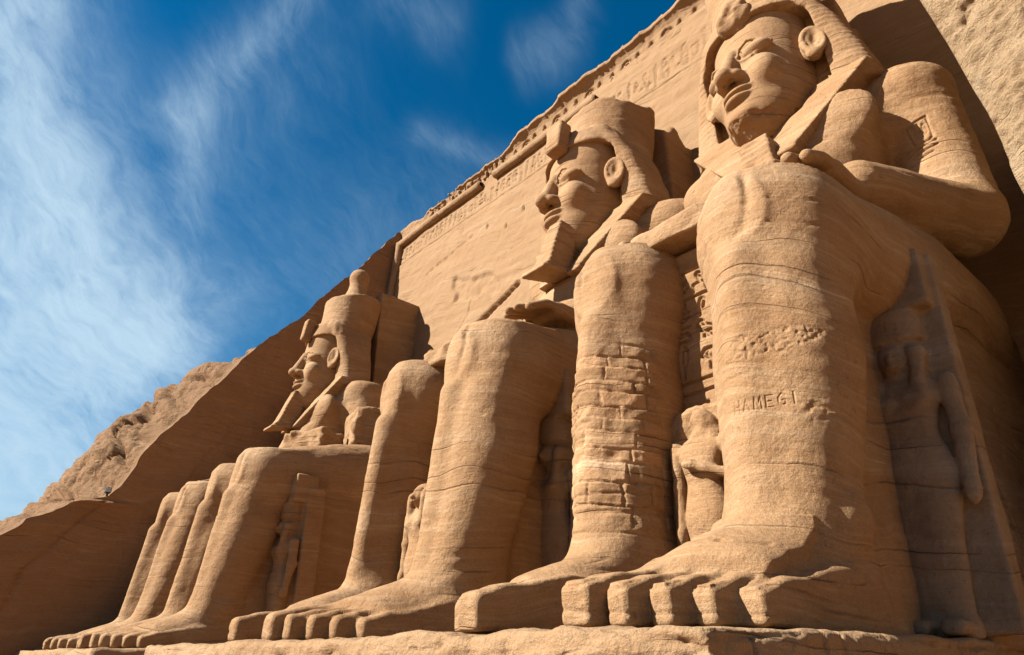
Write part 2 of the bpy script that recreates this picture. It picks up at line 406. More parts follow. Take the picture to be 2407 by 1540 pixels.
# ------------------------------------------------------------------ hieroglyphs: strokes in a unit box
def arc(cx, cy, rx, ry, a0, a1, n=10):
    p = [(cx + rx * math.cos(R(a0 + (a1 - a0) * i / n)), cy + ry * math.sin(R(a0 + (a1 - a0) * i / n))) for i in range(n + 1)]
    return [(*p[i], *p[i + 1]) for i in range(n)]
def poly(*p): return [(*p[i], *p[i + 1]) for i in range(len(p) - 1)]
GLY = [
    arc(.5, .5, .38, .40, 0, 360, 14) + arc(.5, .5, .10, .12, 0, 360, 6),                         # sun disc
    poly((.3, 0), (.3, .7), (.45, 1), (.62, .85), (.5, .45), (.3, .3)),                           # reed leaf
    poly((0, .62), (.14, .78), (.28, .62), (.42, .78), (.56, .62), (.7, .78), (.84, .62), (1, .78)) + poly((0, .2), (.14, .36), (.28, .2), (.42, .36), (.56, .2), (.7, .36), (.84, .2), (1, .36)),  # water
    poly((.05, .62), (.12, .85), (.30, .95), (.42, .82), (.40, .66), (.70, .52), (1, .22), (.62, .28), (.45, .22), (.22, .38), (.18, .58)) + poly((.40, .22), (.36, 0), (.52, 0)) + poly((.55, .26), (.55, 0), (.7, 0)),  # bird
    poly((.05, .55), (.3, .72), (.62, .72), (.95, .55), (.62, .42), (.3, .42), (.05, .55)) + arc(.46, .57, .10, .12, 0, 360, 8) + poly((.5, .42), (.45, .1)) + poly((.55, .42), (.75, .15), (.9, .22)),  # eye
    poly((.5, 0), (.5, .52)) + poly((.12, .50), (.88, .50)) + arc(.5, .76, .17, .22, 0, 360, 10), # looped cross
    arc(.5, .62, .46, .5, 180, 360, 9) + poly((.04, .62), (.96, .62)),                            # basket
    poly((0, .35), (.12, .6), (.3, .62), (.38, .38), (.55, .25), (1, .25)) + poly((.02, .55), (.2, .8)),  # viper
    arc(.5, .1, .34, .5, 0, 180, 9) + poly((.16, .1), (.84, .1)) + poly((.1, .85), (.9, .85)),    # loaf under a bar
    poly((.2, .95), (.45, .75), (.42, .0)) + poly((.62, .95), (.75, .75), (.72, .0)),             # two staffs
    arc(.5, .5, .44, .48, 0, 360, 14) + poly((.3, .35), (.7, .35)) + poly((.3, .55), (.5, .72), (.7, .55)),  # cartouche
    poly((.15, 0), (.15, .38), (.5, .42), (.42, .75)) + arc(.47, .86, .11, .13, 0, 360, 7) + poly((.5, .42), (.78, .4), (.8, 0)) + poly((.48, .66), (.85, .62)),  # seated figure
    poly((.1, .2), (.9, .2)) + poly((.1, .45), (.9, .45)) + poly((.25, .7), (.25, .95)) + poly((.5, .7), (.5, .95)) + poly((.75, .7), (.75, .95)),
    arc(.5, .55, .22, .3, 0, 360, 9) + poly((.30, .7), (.05, .9)) + poly((.70, .7), (.95, .9)) + poly((.28, .55), (.02, .5)) + poly((.72, .55), (.98, .5)) + poly((.3, .4), (.1, .1)) + poly((.7, .4), (.9, .1)),  # scarab
]
def glyph_row(u0, v0, w, hgt, n, seed, gap=.16):
    r = np.random.default_rng(seed); out = []; cw = w / n; last = -1
    for i in range(n):
        k = int(r.integers(len(GLY)))
        if k == last: k = (k + 3) % len(GLY)
        last = k; s = cw * (1 - gap)
        for (a, b, c, e) in GLY[k]:
            out.append((u0 + i * cw + a * s, v0 + b * hgt, u0 + i * cw + c * s, v0 + e * hgt))
    return out
def letters(txt, u0, v0, w, hgt, du=0.0, dv=0.0):
    F = {'H': poly((0, 0), (0, 1)) + poly((.8, 0), (.8, 1)) + poly((0, .5), (.8, .5)), 'A': poly((0, 0), (.4, 1), (.8, 0)) + poly((.2, .4), (.6, .4)),
         'M': poly((0, 0), (.1, 1), (.45, .35), (.8, 1), (.9, 0)), 'E': poly((.8, 0), (0, 0), (0, 1), (.8, 1)) + poly((0, .5), (.6, .5)),
         'G': poly((.8, .85), (.4, 1), (0, .7), (0, .2), (.4, 0), (.8, .1), (.8, .45), (.45, .45)), 'I': poly((.4, 0), (.4, 1))}
    o = []
    for i, c in enumerate(txt):
        for (a, b, c2, e) in F[c]:
            o.append((u0 + (i + a * .72) * w + 0, v0 + b * hgt + i * dv, u0 + (i + c2 * .72) * w, v0 + e * hgt + i * dv))
    return o

# ------------------------------------------------------------------ the seated colossus
LEG = [(-.2, 1.72, 9.75, .88, 1.25), (.9, 1.72, 9.70, .80, 1.10), (2., 1.78, 9.78, .85, 1.02), (3.2, 1.82, 10.08, 1.0, 1.15), (4.3, 1.85, 10.33, 1.1, 1.27), (5.4, 1.85, 10.48, 1.06, 1.23),
       (6.4, 1.84, 10.72, 1.12, 1.27), (7.3, 1.8, 10.92, 1.16, 1.3), (8.0, 1.78, 11.05, 1.02, 1.2)]
THI = [(9.55, 1.75, 7.1, .35, .35), (9.8, 1.75, 7.1, .86, .80), (10.2, 1.76, 7.0, 1.08, 1.06), (10.8, 1.8, 6.98, 1.24, 1.26), (12, 1.88, 7.15, 1.36, 1.46), (14, 1.98, 7.4, 1.42, 1.66), (16.5, 2.05, 7.7, 1.46, 1.75), (20, 2.05, 7.7, 1.46, 1.75)]
TOR = [(7.5, 0, 17.6, 2.4, 2.9), (9.5, 0, 17.5, 2.2, 2.8), (11., 0, 17.3, 2.15, 2.45), (12.3, 0, 17.5, 2.45, 2.15), (13.3, 0, 17.85, 2.85, 1.95), (14.2, 0, 18.2, 3.05, 1.85), (15., 0, 18.55, 3.2, 1.65), (15.7, 0, 18.8, 3.1, 1.4), (16.2, 0, 18.9, 2.7, 1.15), (16.6, 0, 18.95, 1.8, .8)]
FOOT_TOP = [(4.8, .30), (5.6, .38), (6.2, .52), (7.0, .80), (7.8, 1.08), (8.6, 1.34), (9.4, 1.65), (10.4, 1.6), (11.2, 1.0)]
TOES = [(.98, .235, 5.62, .46), (1.43, .155, 5.82, .42), (1.78, .15, 6.12, .41), (2.11, .145, 6.45, .39), (2.42, .17, 6.86, .36)]
def f_foot(ax, y, z):
    top = np.interp(y, [a for a, b in FOOT_TOP], [b for a, b in FOOT_TOP]).astype(np.float32)
    xi = np.interp(y, [5.5, 6.5, 8, 9.5, 11], [.74, .72, .74, .85, 1.0]).astype(np.float32)
    xo = np.interp(y, [5.5, 6.5, 7.2, 8.5, 10, 11], [1.7, 2.35, 2.62, 2.6, 2.5, 2.3]).astype(np.float32)
    cx = (xi + xo) / 2; hw = (xo - xi) / 2
    side = np.clip((ax - cx) / hw, -1.3, 1.3)
    tp = top * (1.0 - .22 * np.clip(side + .2, 0, 2) ** 1.5)
    q = (np.abs((ax - cx) / hw) ** 3.4 + np.abs(np.maximum(z, 0) / tp) ** 2.6 + 1e-9) ** (1 / 2.9)
    d = (q - 1) * np.minimum(hw, tp) * .7
    yt = 6.75 + .42 * np.clip(ax - .9, 0, 2)                # where the toes begin
    d = smax(d, np.maximum(yt - y, y - 11.0), .12)
    for (tx, w, yf, hh) in TOES:
        Y = y - yf
        top_t = hh + .30 * np.clip(Y / 1.5, 0, 1.2) + .05 * np.exp(-((Y - .55) / .25) ** 2)
        zz = z - top_t / 2
        qx = np.abs(ax - tx - .02 * Y) - w + .075; qz = np.abs(zz) - top_t / 2 + .075; qy = np.maximum(-Y, Y - 2.4) + .075
        e = np.sqrt(np.maximum(qx, 0) ** 2 + np.maximum(qy, 0) ** 2 + np.maximum(qz, 0) ** 2) + np.minimum(np.maximum(qx, np.maximum(qy, qz)), 0) - .075
        e = e * .85
        gr = np.exp(-((Y - .10) / .09) ** 2) * np.exp(-((np.abs(ax - tx) - w * .72) / .03) ** 2) * 0
        d = smin(d, e + gr, .07)
        nl = np.maximum(np.maximum(np.abs(ax - tx) - w * .66, np.abs(Y - .17) - .15), np.abs(z - hh - .20 * Y - .002) - .032)
        d = np.minimum(d, nl)
    return np.maximum(d, -.05 - z)
def f_lower(x, y, z, lp=(1.82, .94, 1.86, 1.0)):
    ax = np.abs(x)
    lx = np.where(x < 0, 1.83 + (ax - lp[0]) / lp[1], 1.83 + (ax - lp[2]) / lp[3]); ly = np.where(x < 0, 10.3 + (y - 10.3) / (.5 + .5 * lp[1]), y)
    leg = loft(lx, ly, z, LEG, 2.25)
    th = loft(ax, z, y, THI, 2.4)
    d = smin(leg, th, .5)
    # kneecap, tendons, shin ridge
    d = smin(d, ell(ax, y, z, (1.70, 9.78, 7.25), (.46, .26, .75)), .4)
    d = smin(d, ell(ax, y, z, (1.50, 9.62, 6.2), (.24, .2, .8)), .4)
    d = smax(d, -chain(ax, y, z, [(2.05, 9.57, 8.1), (2.10, 9.42, 7.2), (1.98, 9.30, 6.6), (1.68, 9.25, 6.3)], [.05, .05, .04, .02]), .12)
    d = smin(d, cap(ax, y, z, (1.7, 9.38, 5.9), (1.62, 8.92, 1.8), .30, .2), .35)
    # stone left standing behind the calf
    d = smin(d, box(np.where(x < 0, ax - .22, ax), y, z, (1.72, 12.4, 3.4), (.62, 1.75, 3.6), .1), .22)
    d = smin(d, f_foot(ax, y, z), .35)
    # ankle bones
    d = smin(d, ell(ax, y, z, (2.52, 9.75, 1.45), (.18, .32, .3)), .25)
    return d
def f_upper(x, y, z):
    ax = np.abs(x)
    d = loft(x, y, z, TOR, 2.35)
    d = smin(d, ell(ax, y, z, (1.55, 16.62, 13.85), (1.45, .52, 1.05)), .5)
    d = smax(d, -cap(ax, y, z, (.0, 15.45, 12.8), (2.5, 16.1, 13.0), .07, .05), .15)
    d = smin(d, cap(x, y, z, (0, 18.3, 14.5), (0, 17.9, 17), 1.1, 1.0), .4)
    up = cap(ax, y, z, (3.45, 18.85, 14.75), (3.62, 18.55, 10.4), 1.12, .95)
    fo = cap(ax, y, z, (3.62, 18.35, 10.05), (2.55, 14.2, 9.68), .93, .60)
    a = smin(up, fo, .35)
    a = smin(a, ell(ax, y, z, (3.3, 18.7, 15.0), (1.15, 1.2, .95)), .4)
    a = smax(a, z - 15.62 + .10 * (ax - 3.0), .25)
    d = smin(d, a, .35 + .3 * sstep(12.5, 14, z))
    # hand lying palm down on the thigh
    h = box(ax, y, z, (2.25, 13.15, 9.2), (.62, .85, .26), .24)
    Y2, Z2 = rotx(y, z, (0, 12.4, 9.4), -9)
    h = smin(h, fo, .3)
    for i, (fx, ln) in enumerate(((1.77, .85), (2.07, 1.05), (2.38, 1.0), (2.68, .78))):
        f = chain(ax, y, z, [(fx, 12.6, 9.28), (fx - .02, 12.0, 9.22), (fx - .05, 12.1 - ln, 8.92)], [.165, .155, .13])
        h = smin(h, f, .05)
    h = smin(h, chain(ax, y, z, [(1.75, 13.5, 9.15), (1.45, 12.8, 9.1), (1.5, 12.1, 8.95)], [.2, .18, .15]), .08)
    return smin(d, h, .12)
def f_throne(x, y, z, batter, zback=15.2):
    ax = np.abs(x)
    yf = 12.35 + batter * z
    d = np.maximum(np.maximum(ax - 3.15, np.maximum(yf - y, y - 24)), np.maximum(z - 7.6, -.1 - z)) 
    q = smax(ax - 3.15, yf - y, .15); q = smax(q, z - 7.6 - .06 * (y - 14), .2)
    d = np.maximum(q, np.maximum(y - 24, -.2 - z)) * .95
    # panel between the legs stands a little forward
    d = smin(d, box(x, y, z, (0, 12.4, 3.8), (1.2, 1.5, 4.0), .05), .05)
    # back slab of the seat
    d = smin(d, box(x, y, z, (0, 22.4, zback / 2), (2.6, 2.2, zback / 2), .15), .3)
    return d
HEAD = [(14.15, 0, 17.3, .5, 1.35), (14.4, 0, 17.3, .88, 1.80), (14.75, 0, 17.35, 1.14, 1.95), (15.3, 0, 17.4, 1.37, 1.97), (15.9, 0, 17.45, 1.52, 1.95), (16.7, 0, 17.5, 1.65, 1.90), (17.5, 0, 17.5, 1.70, 1.82), (18.4, 0, 17.5, 1.73, 1.78), (19.4, 0, 17.6, 1.76, 1.72), (20.2, 0, 17.7, 1.7, 1.55), (20.6, 0, 17.8, 1.2, 1.1)]
def f_head(x, y, z, turn=0.0, sc=1.0):
    x = x / sc; y = 17.5 + (y - 17.5) / (.5 + .5 * sc); z = 17.0 + (z - 17.0) / sc
    xw, yw = x, y
    ca, sa = math.cos(R(turn)), math.sin(R(turn)); y = 17.6 + (yw - 17.6) * ca - xw * sa; x = xw * ca + (yw - 17.6) * sa
    ax = np.abs(x)
    d = loft(x, y, z, HEAD, 2.15)
    d = smin(d, ell(ax, y, z, (.88, 16.0, 16.6), (.5, .42, .55)), .35)                                 # cheeks
    d = smax(d, -ell(ax, y, z, (.80, 15.14, 17.58), (.66, .46, .46)), .35)                              # sockets
    d = smin(d, ell(x, y, z, (0, 15.55, 14.92), (.48, .28, .26)), .25)                                   # chin
    # nose
    ns = cap(x, y, z, (0, 15.72, 18.0), (0, 15.2, 16.72), .22, .30)
    ns = smin(ns, ell(x, y, z, (0, 15.05, 16.62), (.33, .30, .27)), .15)
    ns = smin(ns, ell(ax, y, z, (.36, 15.4, 16.56), (.21, .32, .22)), .12)
    ns = smax(ns, -cap(ax, y, z, (.19, 15.2, 16.2), (.17, 15.25, 16.44), .10, .06), .05)
    d = smin(d, ns, .13)
    # mouth, corners lifted a little
    zm = z - .07 * (ax / .6) ** 2
    yb = y - .20 * (ax / .65) ** 2
    lip = ell(x, yb, zm, (0, 15.43, 15.96), (.62, .23, .115))
    lip = smin(lip, ell(x, yb, zm, (0, 15.44, 15.67), (.56, .25, .15)), .05)
    d = smin(d, lip, .09)
    d = smax(d, -chain(ax, yb, zm, [(0, 15.18, 15.82), (.68, 15.21, 15.81)], .03), .035)
    d = smax(d, -cap(x, y, z, (0, 15.2, 16.3), (0, 15.2, 16.15), .06, .05), .08)
    # eyes
    d = smin(d, ell(ax, y, z, (.78, 16.02, 17.60), (.62, .42, .29)), .06)
    up = [(.22, 15.66, 17.50), (.45, 15.58, 17.80), (.80, 15.60, 17.93), (1.12, 15.80, 17.85), (1.42, 16.12, 17.62)]
    lo = [(.22, 15.66, 17.50), (.50, 15.68, 17.34), (.85, 15.74, 17.30), (1.18, 15.92, 17.38), (1.42, 16.12, 17.62)]
    d = smin(d, chain(ax, y, z, up, [.04, .055, .06, .05, .03]), .06); d = smin(d, chain(ax, y, z, lo, .028), .08)
    br = [(.20, 15.62, 18.05), (.55, 15.60, 18.33), (.95, 15.74, 18.38), (1.35, 16.05, 18.24), (1.62, 16.45, 18.05)]
    # ears, turned half forward as Egyptian sculptors set them
    X0 = np.abs(xw) - 1.98; Y0 = yw - 16.78; Z0 = z - 17.4
    Z1 = Z0 * .99 + Y0 * .14; Y1 = Y0 * .99 - Z0 * .14
    U = X0 * .87 + Y1 * .49; Nn = X0 * .49 - Y1 * .87
    rho = np.sqrt((U / .40) ** 2 + ((Z1 - .10) / .68) ** 2 + 1e-6)
    er = np.maximum((rho - 1) * .38, np.abs(Nn + .14) - .20)
    er = smax(er, -ell(U, Nn, Z1, (.06, .12, .14), (.17, .16, .40)), .06)
    rim = np.sqrt(((rho - .88) * .40) ** 2 + (Nn - .04) ** 2) - .085
    rim = smax(rim, -(U * .8 - Z1 * .2 + .52), .05)
    er = smin(er, rim, .05)
    rim2 = np.sqrt(((np.sqrt(((U - .02) / .22) ** 2 + ((Z1 - .22) / .40) ** 2 + 1e-6) - 1) * .22) ** 2 + (Nn - .02) ** 2) - .06
    er = smin(er, smax(rim2, .05 - U, .05), .04)
    er = smin(er, ell(U, Nn, Z1, (-.05, .0, -.56), (.24, .14, .22)), .06)
    er = smin(er, ell(U, Nn, Z1, (-.30, .02, -.12), (.10, .12, .16)), .05)
    d = smin(d, er, .05)
    # neck
    d = smin(d, cap(xw, yw, z, (0, 18.2, 13.6), (0, 18.4, 17), 1.2, 1.2), .25)
    return d
NEM = [(15.4, 0, 18.2, 3.2, 1.18), (15.75, 0, 18.2, 3.22, 1.2), (17, 0, 18.2, 3.02, 1.25), (18.4, 0, 18.1, 2.66, 1.35), (19.3, 0, 18.05, 2.25, 1.6), (19.9, 0, 18.0, 1.95, 1.7), (20.4, 0, 18, 1.7, 1.6), (20.6, 0, 18, 1.2, 1.2)]
def f_nemes(x, y, z):
    ax = np.abs(x)
    d = loft(x, y, z, NEM, 5.0, .7)
    # top dome above the forehead band
    d = smin(d, smax(loft(x, y, z, [(18.6, 0, 17.6, 2.0, 1.86), (19.3, 0, 17.6, 1.98, 1.88), (20.1, 0, 17.75, 1.86, 1.78), (20.6, 0, 17.9, 1.6, 1.6)], 2.3), 19.16 + .06 * (y - 15.5) - z, .05), .05)
    # opening for the face and ears
    d = smax(d, -np.maximum(smax(ax - 2.02 - .0 * z, z - 19.2, .6), y - 17.45), .06)
    # lappets on the chest
    t = np.clip((15.9 - z) / 3.1, 0, 1)
    xo = 3.15 - 2.05 * t; xi = 1.45 - 1.05 * t
    yf = 16.98 - .56 * np.clip(15.8 - z, 0, 4)
    lp = smax(np.maximum(ax - xo, xi - ax) * .85, np.maximum(yf - y, y - 18.6) * .88, .08); lp = smax(lp, np.maximum(z - 15.9, 12.6 - z), .1)
    return smin(d, lp * .8, .08)
def f_redcrown(x, y, z, ztop, tilt=.12):
    tab = [(19.95, 0, 18.2, 1.92, 1.88), (20.2, 0, 18.3, 1.94, 1.90), (21.5, 0, 18.55, 1.94, 1.9), (23, 0, 18.7, 2.02, 1.98), (25, 0, 18.8, 2.08, 2.05), (27, 0, 18.9, 2.1, 2.1)]
    d = loft(x, y, z, tab, 2.1, .9)
    return smax(d, z - ztop - tilt * (y - 18.3), .12)
def f_whitecrown(x, y, z):
    return smin(loft(x, y, z, [(22, 0, 18.7, 1.3, 1.3), (23.0, 0, 18.75, 1.15, 1.15), (23.6, 0, 18.8, .86, .86), (24.2, 0, 18.85, .68, .68), (25.2, 0, 18.9, .60, .60)], 2.0, .8), ell(x, y, z, (0, 18.9, 25.3), (.72, .72, .74)), .25)
def f_beard(x, y, z):
    t = np.clip((15.15 - z) / 2.6, -.2, 1.2)
    w = .36 + .10 * t + .16 * np.clip((t - .72) / .28, 0, 1) ** 2
    fr = 15.18 - .92 * t - .30 * np.clip((t - .75) / .25, 0, 1) ** 2; bk = 16.15 - .55 * t
    d = smax(np.abs(x) - w, np.maximum(fr - y, y - bk), .10)
    d = smax(d, np.maximum(z - 15.25, 12.42 + .22 * (y - 14.2) - z), .08)
    d = smin(d, box(x, y, z, (0, 16.3, 13.9), (.22, .8, .8), .08), .1)
    return d * .85

def common_disp(amp=1.0, seed=0.0):
    def f(x, y, z, n):
        d = .022 * fbm(x * .8 + seed, y * .8, z * .8, 2) + .009 * fbm(x * 3.1, y * 3.1 + seed, z * 4.2, 2)
        zb = z + .05 * x + .35 * vnoise(x * .16 + seed, y * .16, z * .1)
        d += .007 * vnoise(x * .25, y * .25 + seed, zb * 5.0)
        g = vnoise(x * .12 + 3.3, y * .12, zb * 2.3 + seed); d -= .028 * np.exp(-(g / .03) ** 2) * (1 - np.abs(n[:, 2])) * sstep(-.1, .4, vnoise(x * .5 + seed, y * .5, z * .5))
        return (d * amp).astype(np.float64)
    return f
def masonry(x, y, z, want='relief'):
    "patched ashlar on a shin: courses of uneven height, joints cut back and smeared with mortar"
    zl = np.array([1.75, 2.18, 2.62, 2.98, 3.24, 3.56, 3.82, 4.06, 4.36, 4.58, 4.88, 5.12, 5.42, 5.7])
    u = np.arctan2(x + 1.72, -(y - 10.3)) * 1.2
    uw = u + .035 * vnoise(x * 2.3, y * 2.3, z * 2.3)
    zz = z + .10 * u + .055 * vnoise(x * 1.0, y * 1.0, z * .8) + .012 * vnoise(x * 4, y * 4, z * 3)
    k = np.clip(np.searchsorted(zl, zz) - 1, 0, len(zl) - 2)
    z0 = zl[k]; z1 = zl[k + 1]
    hsh = lambda a, s: (np.sin(a * 127.1 + s * 311.7) * 43758.5453) % 1.0
    wd = .42 + .50 * hsh(k, 1.0); uo = hsh(k, 2.0) * 1.1
    c = np.floor((uw + uo + 5) / wd); fu = (uw + uo + 5) / wd - c
    e = np.minimum(np.minimum(zz - z0, z1 - zz), np.minimum(fu, 1 - fu) * wd)
    e = e + .016 * vnoise(x * 5, y * 5, z * 5) + .012 * vnoise(x * 11, y * 11, z * 11)
    off = (hsh(c + 17 * k, 3.0) - .5) * .032
    fill = sstep(-.2, .5, vnoise(x * .9 + 5, y * .9, z * .9))          # joints still full of mortar here
    jt = -(.038 - .026 * fill) * (1 - sstep(.008, .035, e))
    if want == 'tone':
        tv = (hsh(c * 3.1 + 11 * k, 5.0) - .5) * .42 + .22 * (1 - sstep(.005, .05, e)) * fill + .08
        m = np.minimum(sstep(1.75, 1.95, zz), 1 - sstep(5.25, 5.5, zz + .25 * vnoise(u * 2.2, z, y))) * (1 - sstep(1.25, 1.9, np.abs(u)))
        return tv * m * (x < -.3) * (y < 10.6)
    edge = np.minimum(sstep(1.75, 1.95, zz), 1 - sstep(5.25, 5.5, zz + .25 * vnoise(u * 2.2, z, y)))
    fr = 1 - sstep(1.25, 1.9, np.abs(u))
    chip = -.035 * np.clip(vnoise(x * 3.3 + 2, y * 3.3, z * 3.3) - .35, 0, 1)
    return (jt + off + chip + .022 * vnoise(x * 6, y * 6, z * 6)) * edge * fr * (x < 0)
def n4_disp(x, y, z, n):
    d = common_disp(1.0, 1.3)(x, y, z, n)
    front = (y < 10.6) & (n[:, 1] < .25)
    d += np.where(front & (x < -.3), masonry(x, y, z), 0)
    # pocked patch on the left shin
    q = ((x - 2.12) / .62) ** 2 + ((z - 4.13 - .10 * (x - 2.1)) / .24) ** 2 + .5 * vnoise(x * 4, y * 4, z * 4)
    m = (1 - sstep(.55, 1.25, q)) * front
    d -= m * (.006 + .024 * np.clip(vnoise(x * 19, y * 19, z * 21) + .15, 0, 1) - .012 * vnoise(x * 7, y * 7, z * 8))
    # scratched letters
    s = segdist(x, z, HAM); d -= np.where(front & (x > .9), (.009 + .004 * np.clip(vnoise(x * 3, y, z * 3) + .4, 0, 1)) * (1 - sstep(.004, .020, s)), 0)
    m2 = np.exp(-(((x - 2.55) / .24) ** 2 + ((z - 2.92) / .15) ** 2)); d -= np.where(front & (x > 0), m2 * .03 * np.clip(vnoise(x * 13, y * 13, z * 16), -.3, 1), 0)
    # cartouche on the upper arm
    arm = (z > 11) & (z < 14.4) & (x > 2.4) & (n[:, 1] < -.1)
    s = segdist(x, z, ARM); d -= np.where(arm, .05 * (1 - sstep(.010, .05, s)), 0)
    # recut instep of the left foot: a slab standing proud of the ankle
    zt = 1.50 + .05 * vnoise(x * 2, y * 2, z * 0) - .05 * x
    slab = sstep(zt + .025, zt - .025, z) * sstep(2.42, 2.34, x + .05 * vnoise(y * 3, z * 3, x)) * (x > .3) * sstep(9.9, 9.6, y) * sstep(6.9, 7.5, y)
    d += .10 * slab
    s = segdist(x, z, [(.9, 1.02, 1.5, 1.0), (1.75, .93, 2.2, .86)]); d -= np.where((x > 0) & (y < 9) & (n[:, 2] < .98), .04 * (1 - sstep(.008, .03, s)), 0)
    # cracks round the thigh
    zc = 6.35 + .30 * np.cos((x - 1.7) * 1.2); d -= np.where((x > 0) & (y < 11.5), .022 * (1 - sstep(.008, .035, np.abs(z - zc - .05 * vnoise(x * 2, y * 2, z)))), 0)
    zc = 8.05 + .10 * np.cos((x - 1.7) * 1.2); d -= np.where((x > .9) & (y < 11) & (n[:, 1] < -.2), .02 * (1 - sstep(.006, .03, np.abs(z - zc - .04 * vnoise(x * 2, y * 2, z)))), 0)
    # broken shoulder between headcloth and arm
    bs = np.exp(-(((x - 2.9) / .8) ** 2 + ((z - 15.0) / .9) ** 2)) * (n[:, 1] < .3); d -= bs * (.16 * np.abs(fbm(x * 1.2, y * 1.2, z * 1.2, 3)) + .05)
    return d
HAM = letters('HAMEGI', 1.54, 3.03, .155, .19, dv=.006)
ARM = poly((3.28, 12.62), (3.34, 12.5), (3.7, 12.5), (3.8, 12.6), (3.8, 13.35), (3.25, 13.2), (3.28, 12.62)) + glyph_row(3.34, 12.68, .42, .5, 3, 5) + poly((3.2, 12.36), (3.85, 12.44)) + poly((3.2, 12.2), (3.85, 12.28)) + poly((3.3, 12.05), (3.7, 12.1))

# ------------------------------------------------------------------ setting: ground, plinths, cliffs
def tagged_grid(name, P, mat, parent=None, flip=False):
    "P: (n, m, 3) points"
    n, m = P.shape[:2]
    i = np.arange(n * m).reshape(n, m)
    q = np.stack([i[:-1, :-1], i[1:, :-1], i[1:, 1:], i[:-1, 1:]], -1).reshape(-1, 4)
    if flip: q = q[:, ::-1]
    return link(name, make_mesh(name, P.reshape(-1, 3), q), mat, parent)
def build_ground():
    a = np.concatenate([np.linspace(-1500, -80, 8), np.linspace(-70, 40, 56), np.linspace(60, 1500, 8)])
    b = np.concatenate([np.linspace(-1500, -60, 8), np.linspace(-50, 22, 37), np.linspace(40, 1500, 8)])
    X, Y = np.meshgrid(a, b, indexing='ij')
    Z = -1.97 + .04 * fbm(X * .4, Y * .4, X * 0, 3)
    tag(tagged_grid('ground', np.stack([X, Y, Z], -1), M['sand']), kind='structure')
build_ground()

def f_plinth(x0, x1, yb, seed):
    cx, hx = (x0 + x1) / 2, (x1 - x0) / 2
    def f(x, y, z):
        yf = 4.98 + .16 * vnoise(x * .55 + seed, z * .8, y * .2) + .10 * np.clip(z * -1, 0, 2) * 0
        xr = .12 * vnoise(y * .6 + seed, z * .9, x * .1)
        q = smax(np.abs(x - cx) - hx + xr, yf - y, .12); q = smax(q, z + .03 + .03 * vnoise(x * 1.3, y * 1.3, z + seed), .13)
        # ledges where the bedding has broken away
        st = .16 * np.clip(vnoise(x * .9 + seed, y * .9, z * 3.2), 0, 1) * sstep(.02, -.25, z)
        return np.maximum(np.maximum(q + st, y - yb), -2.3 - z) * .8
    return f
def plinth_disp(x, y, z, n):
    d = .035 * fbm(x * 2.6, y * 2.6, z * 5.5, 3)
    zb = z + .03 * x
    g = vnoise(x * .35, y * .35, zb * 6.0); d = d - .07 * np.exp(-(g / .06) ** 2) * (1 - np.abs(n[:, 2]))
    g = vnoise(x * 1.1, y * 1.1, z * .3 + 9); d = d - .06 * np.exp(-(g / .03) ** 2)
    top = n[:, 2] > .75
    d = np.where(top & (y > 5.5), .35 * d, d)
    return d
p = empty('stone_plinth', (-11.7, 10, -2)); tag(p, 'rough sandstone plinth under the feet of the two nearest colossi', 'plinth', 'rock-cut plinths')
sdf_obj('ledge', f_plinth(-20.1, -3.38, 14.6, 1.7), (-20.6, 4.3, -2.3), (-3, 14.7, .3), .085 * Q_, M['plinth'], p, plinth_disp, areas=[((-9, 4, -.9), (-3, 8, .2), 1), ((-3.7, 4, -.9), (-3, 14, .2), 1)], piv=np.array([-11.7, 10, -2]))
p = empty('stone_plinth', (-35.3, 10, -2)); tag(p, 'low sandstone plinth under the toes of the far broken colossus', 'plinth', 'rock-cut plinths')
sdf_obj('ledge', f_plinth(-43.7, -26.6, 14.6, 6.1), (-44.2, 4.3, -2.3), (-26.2, 14.7, .3), .16, M['plinth'], p, plinth_disp, piv=np.array([-35.3, 10, -2]))

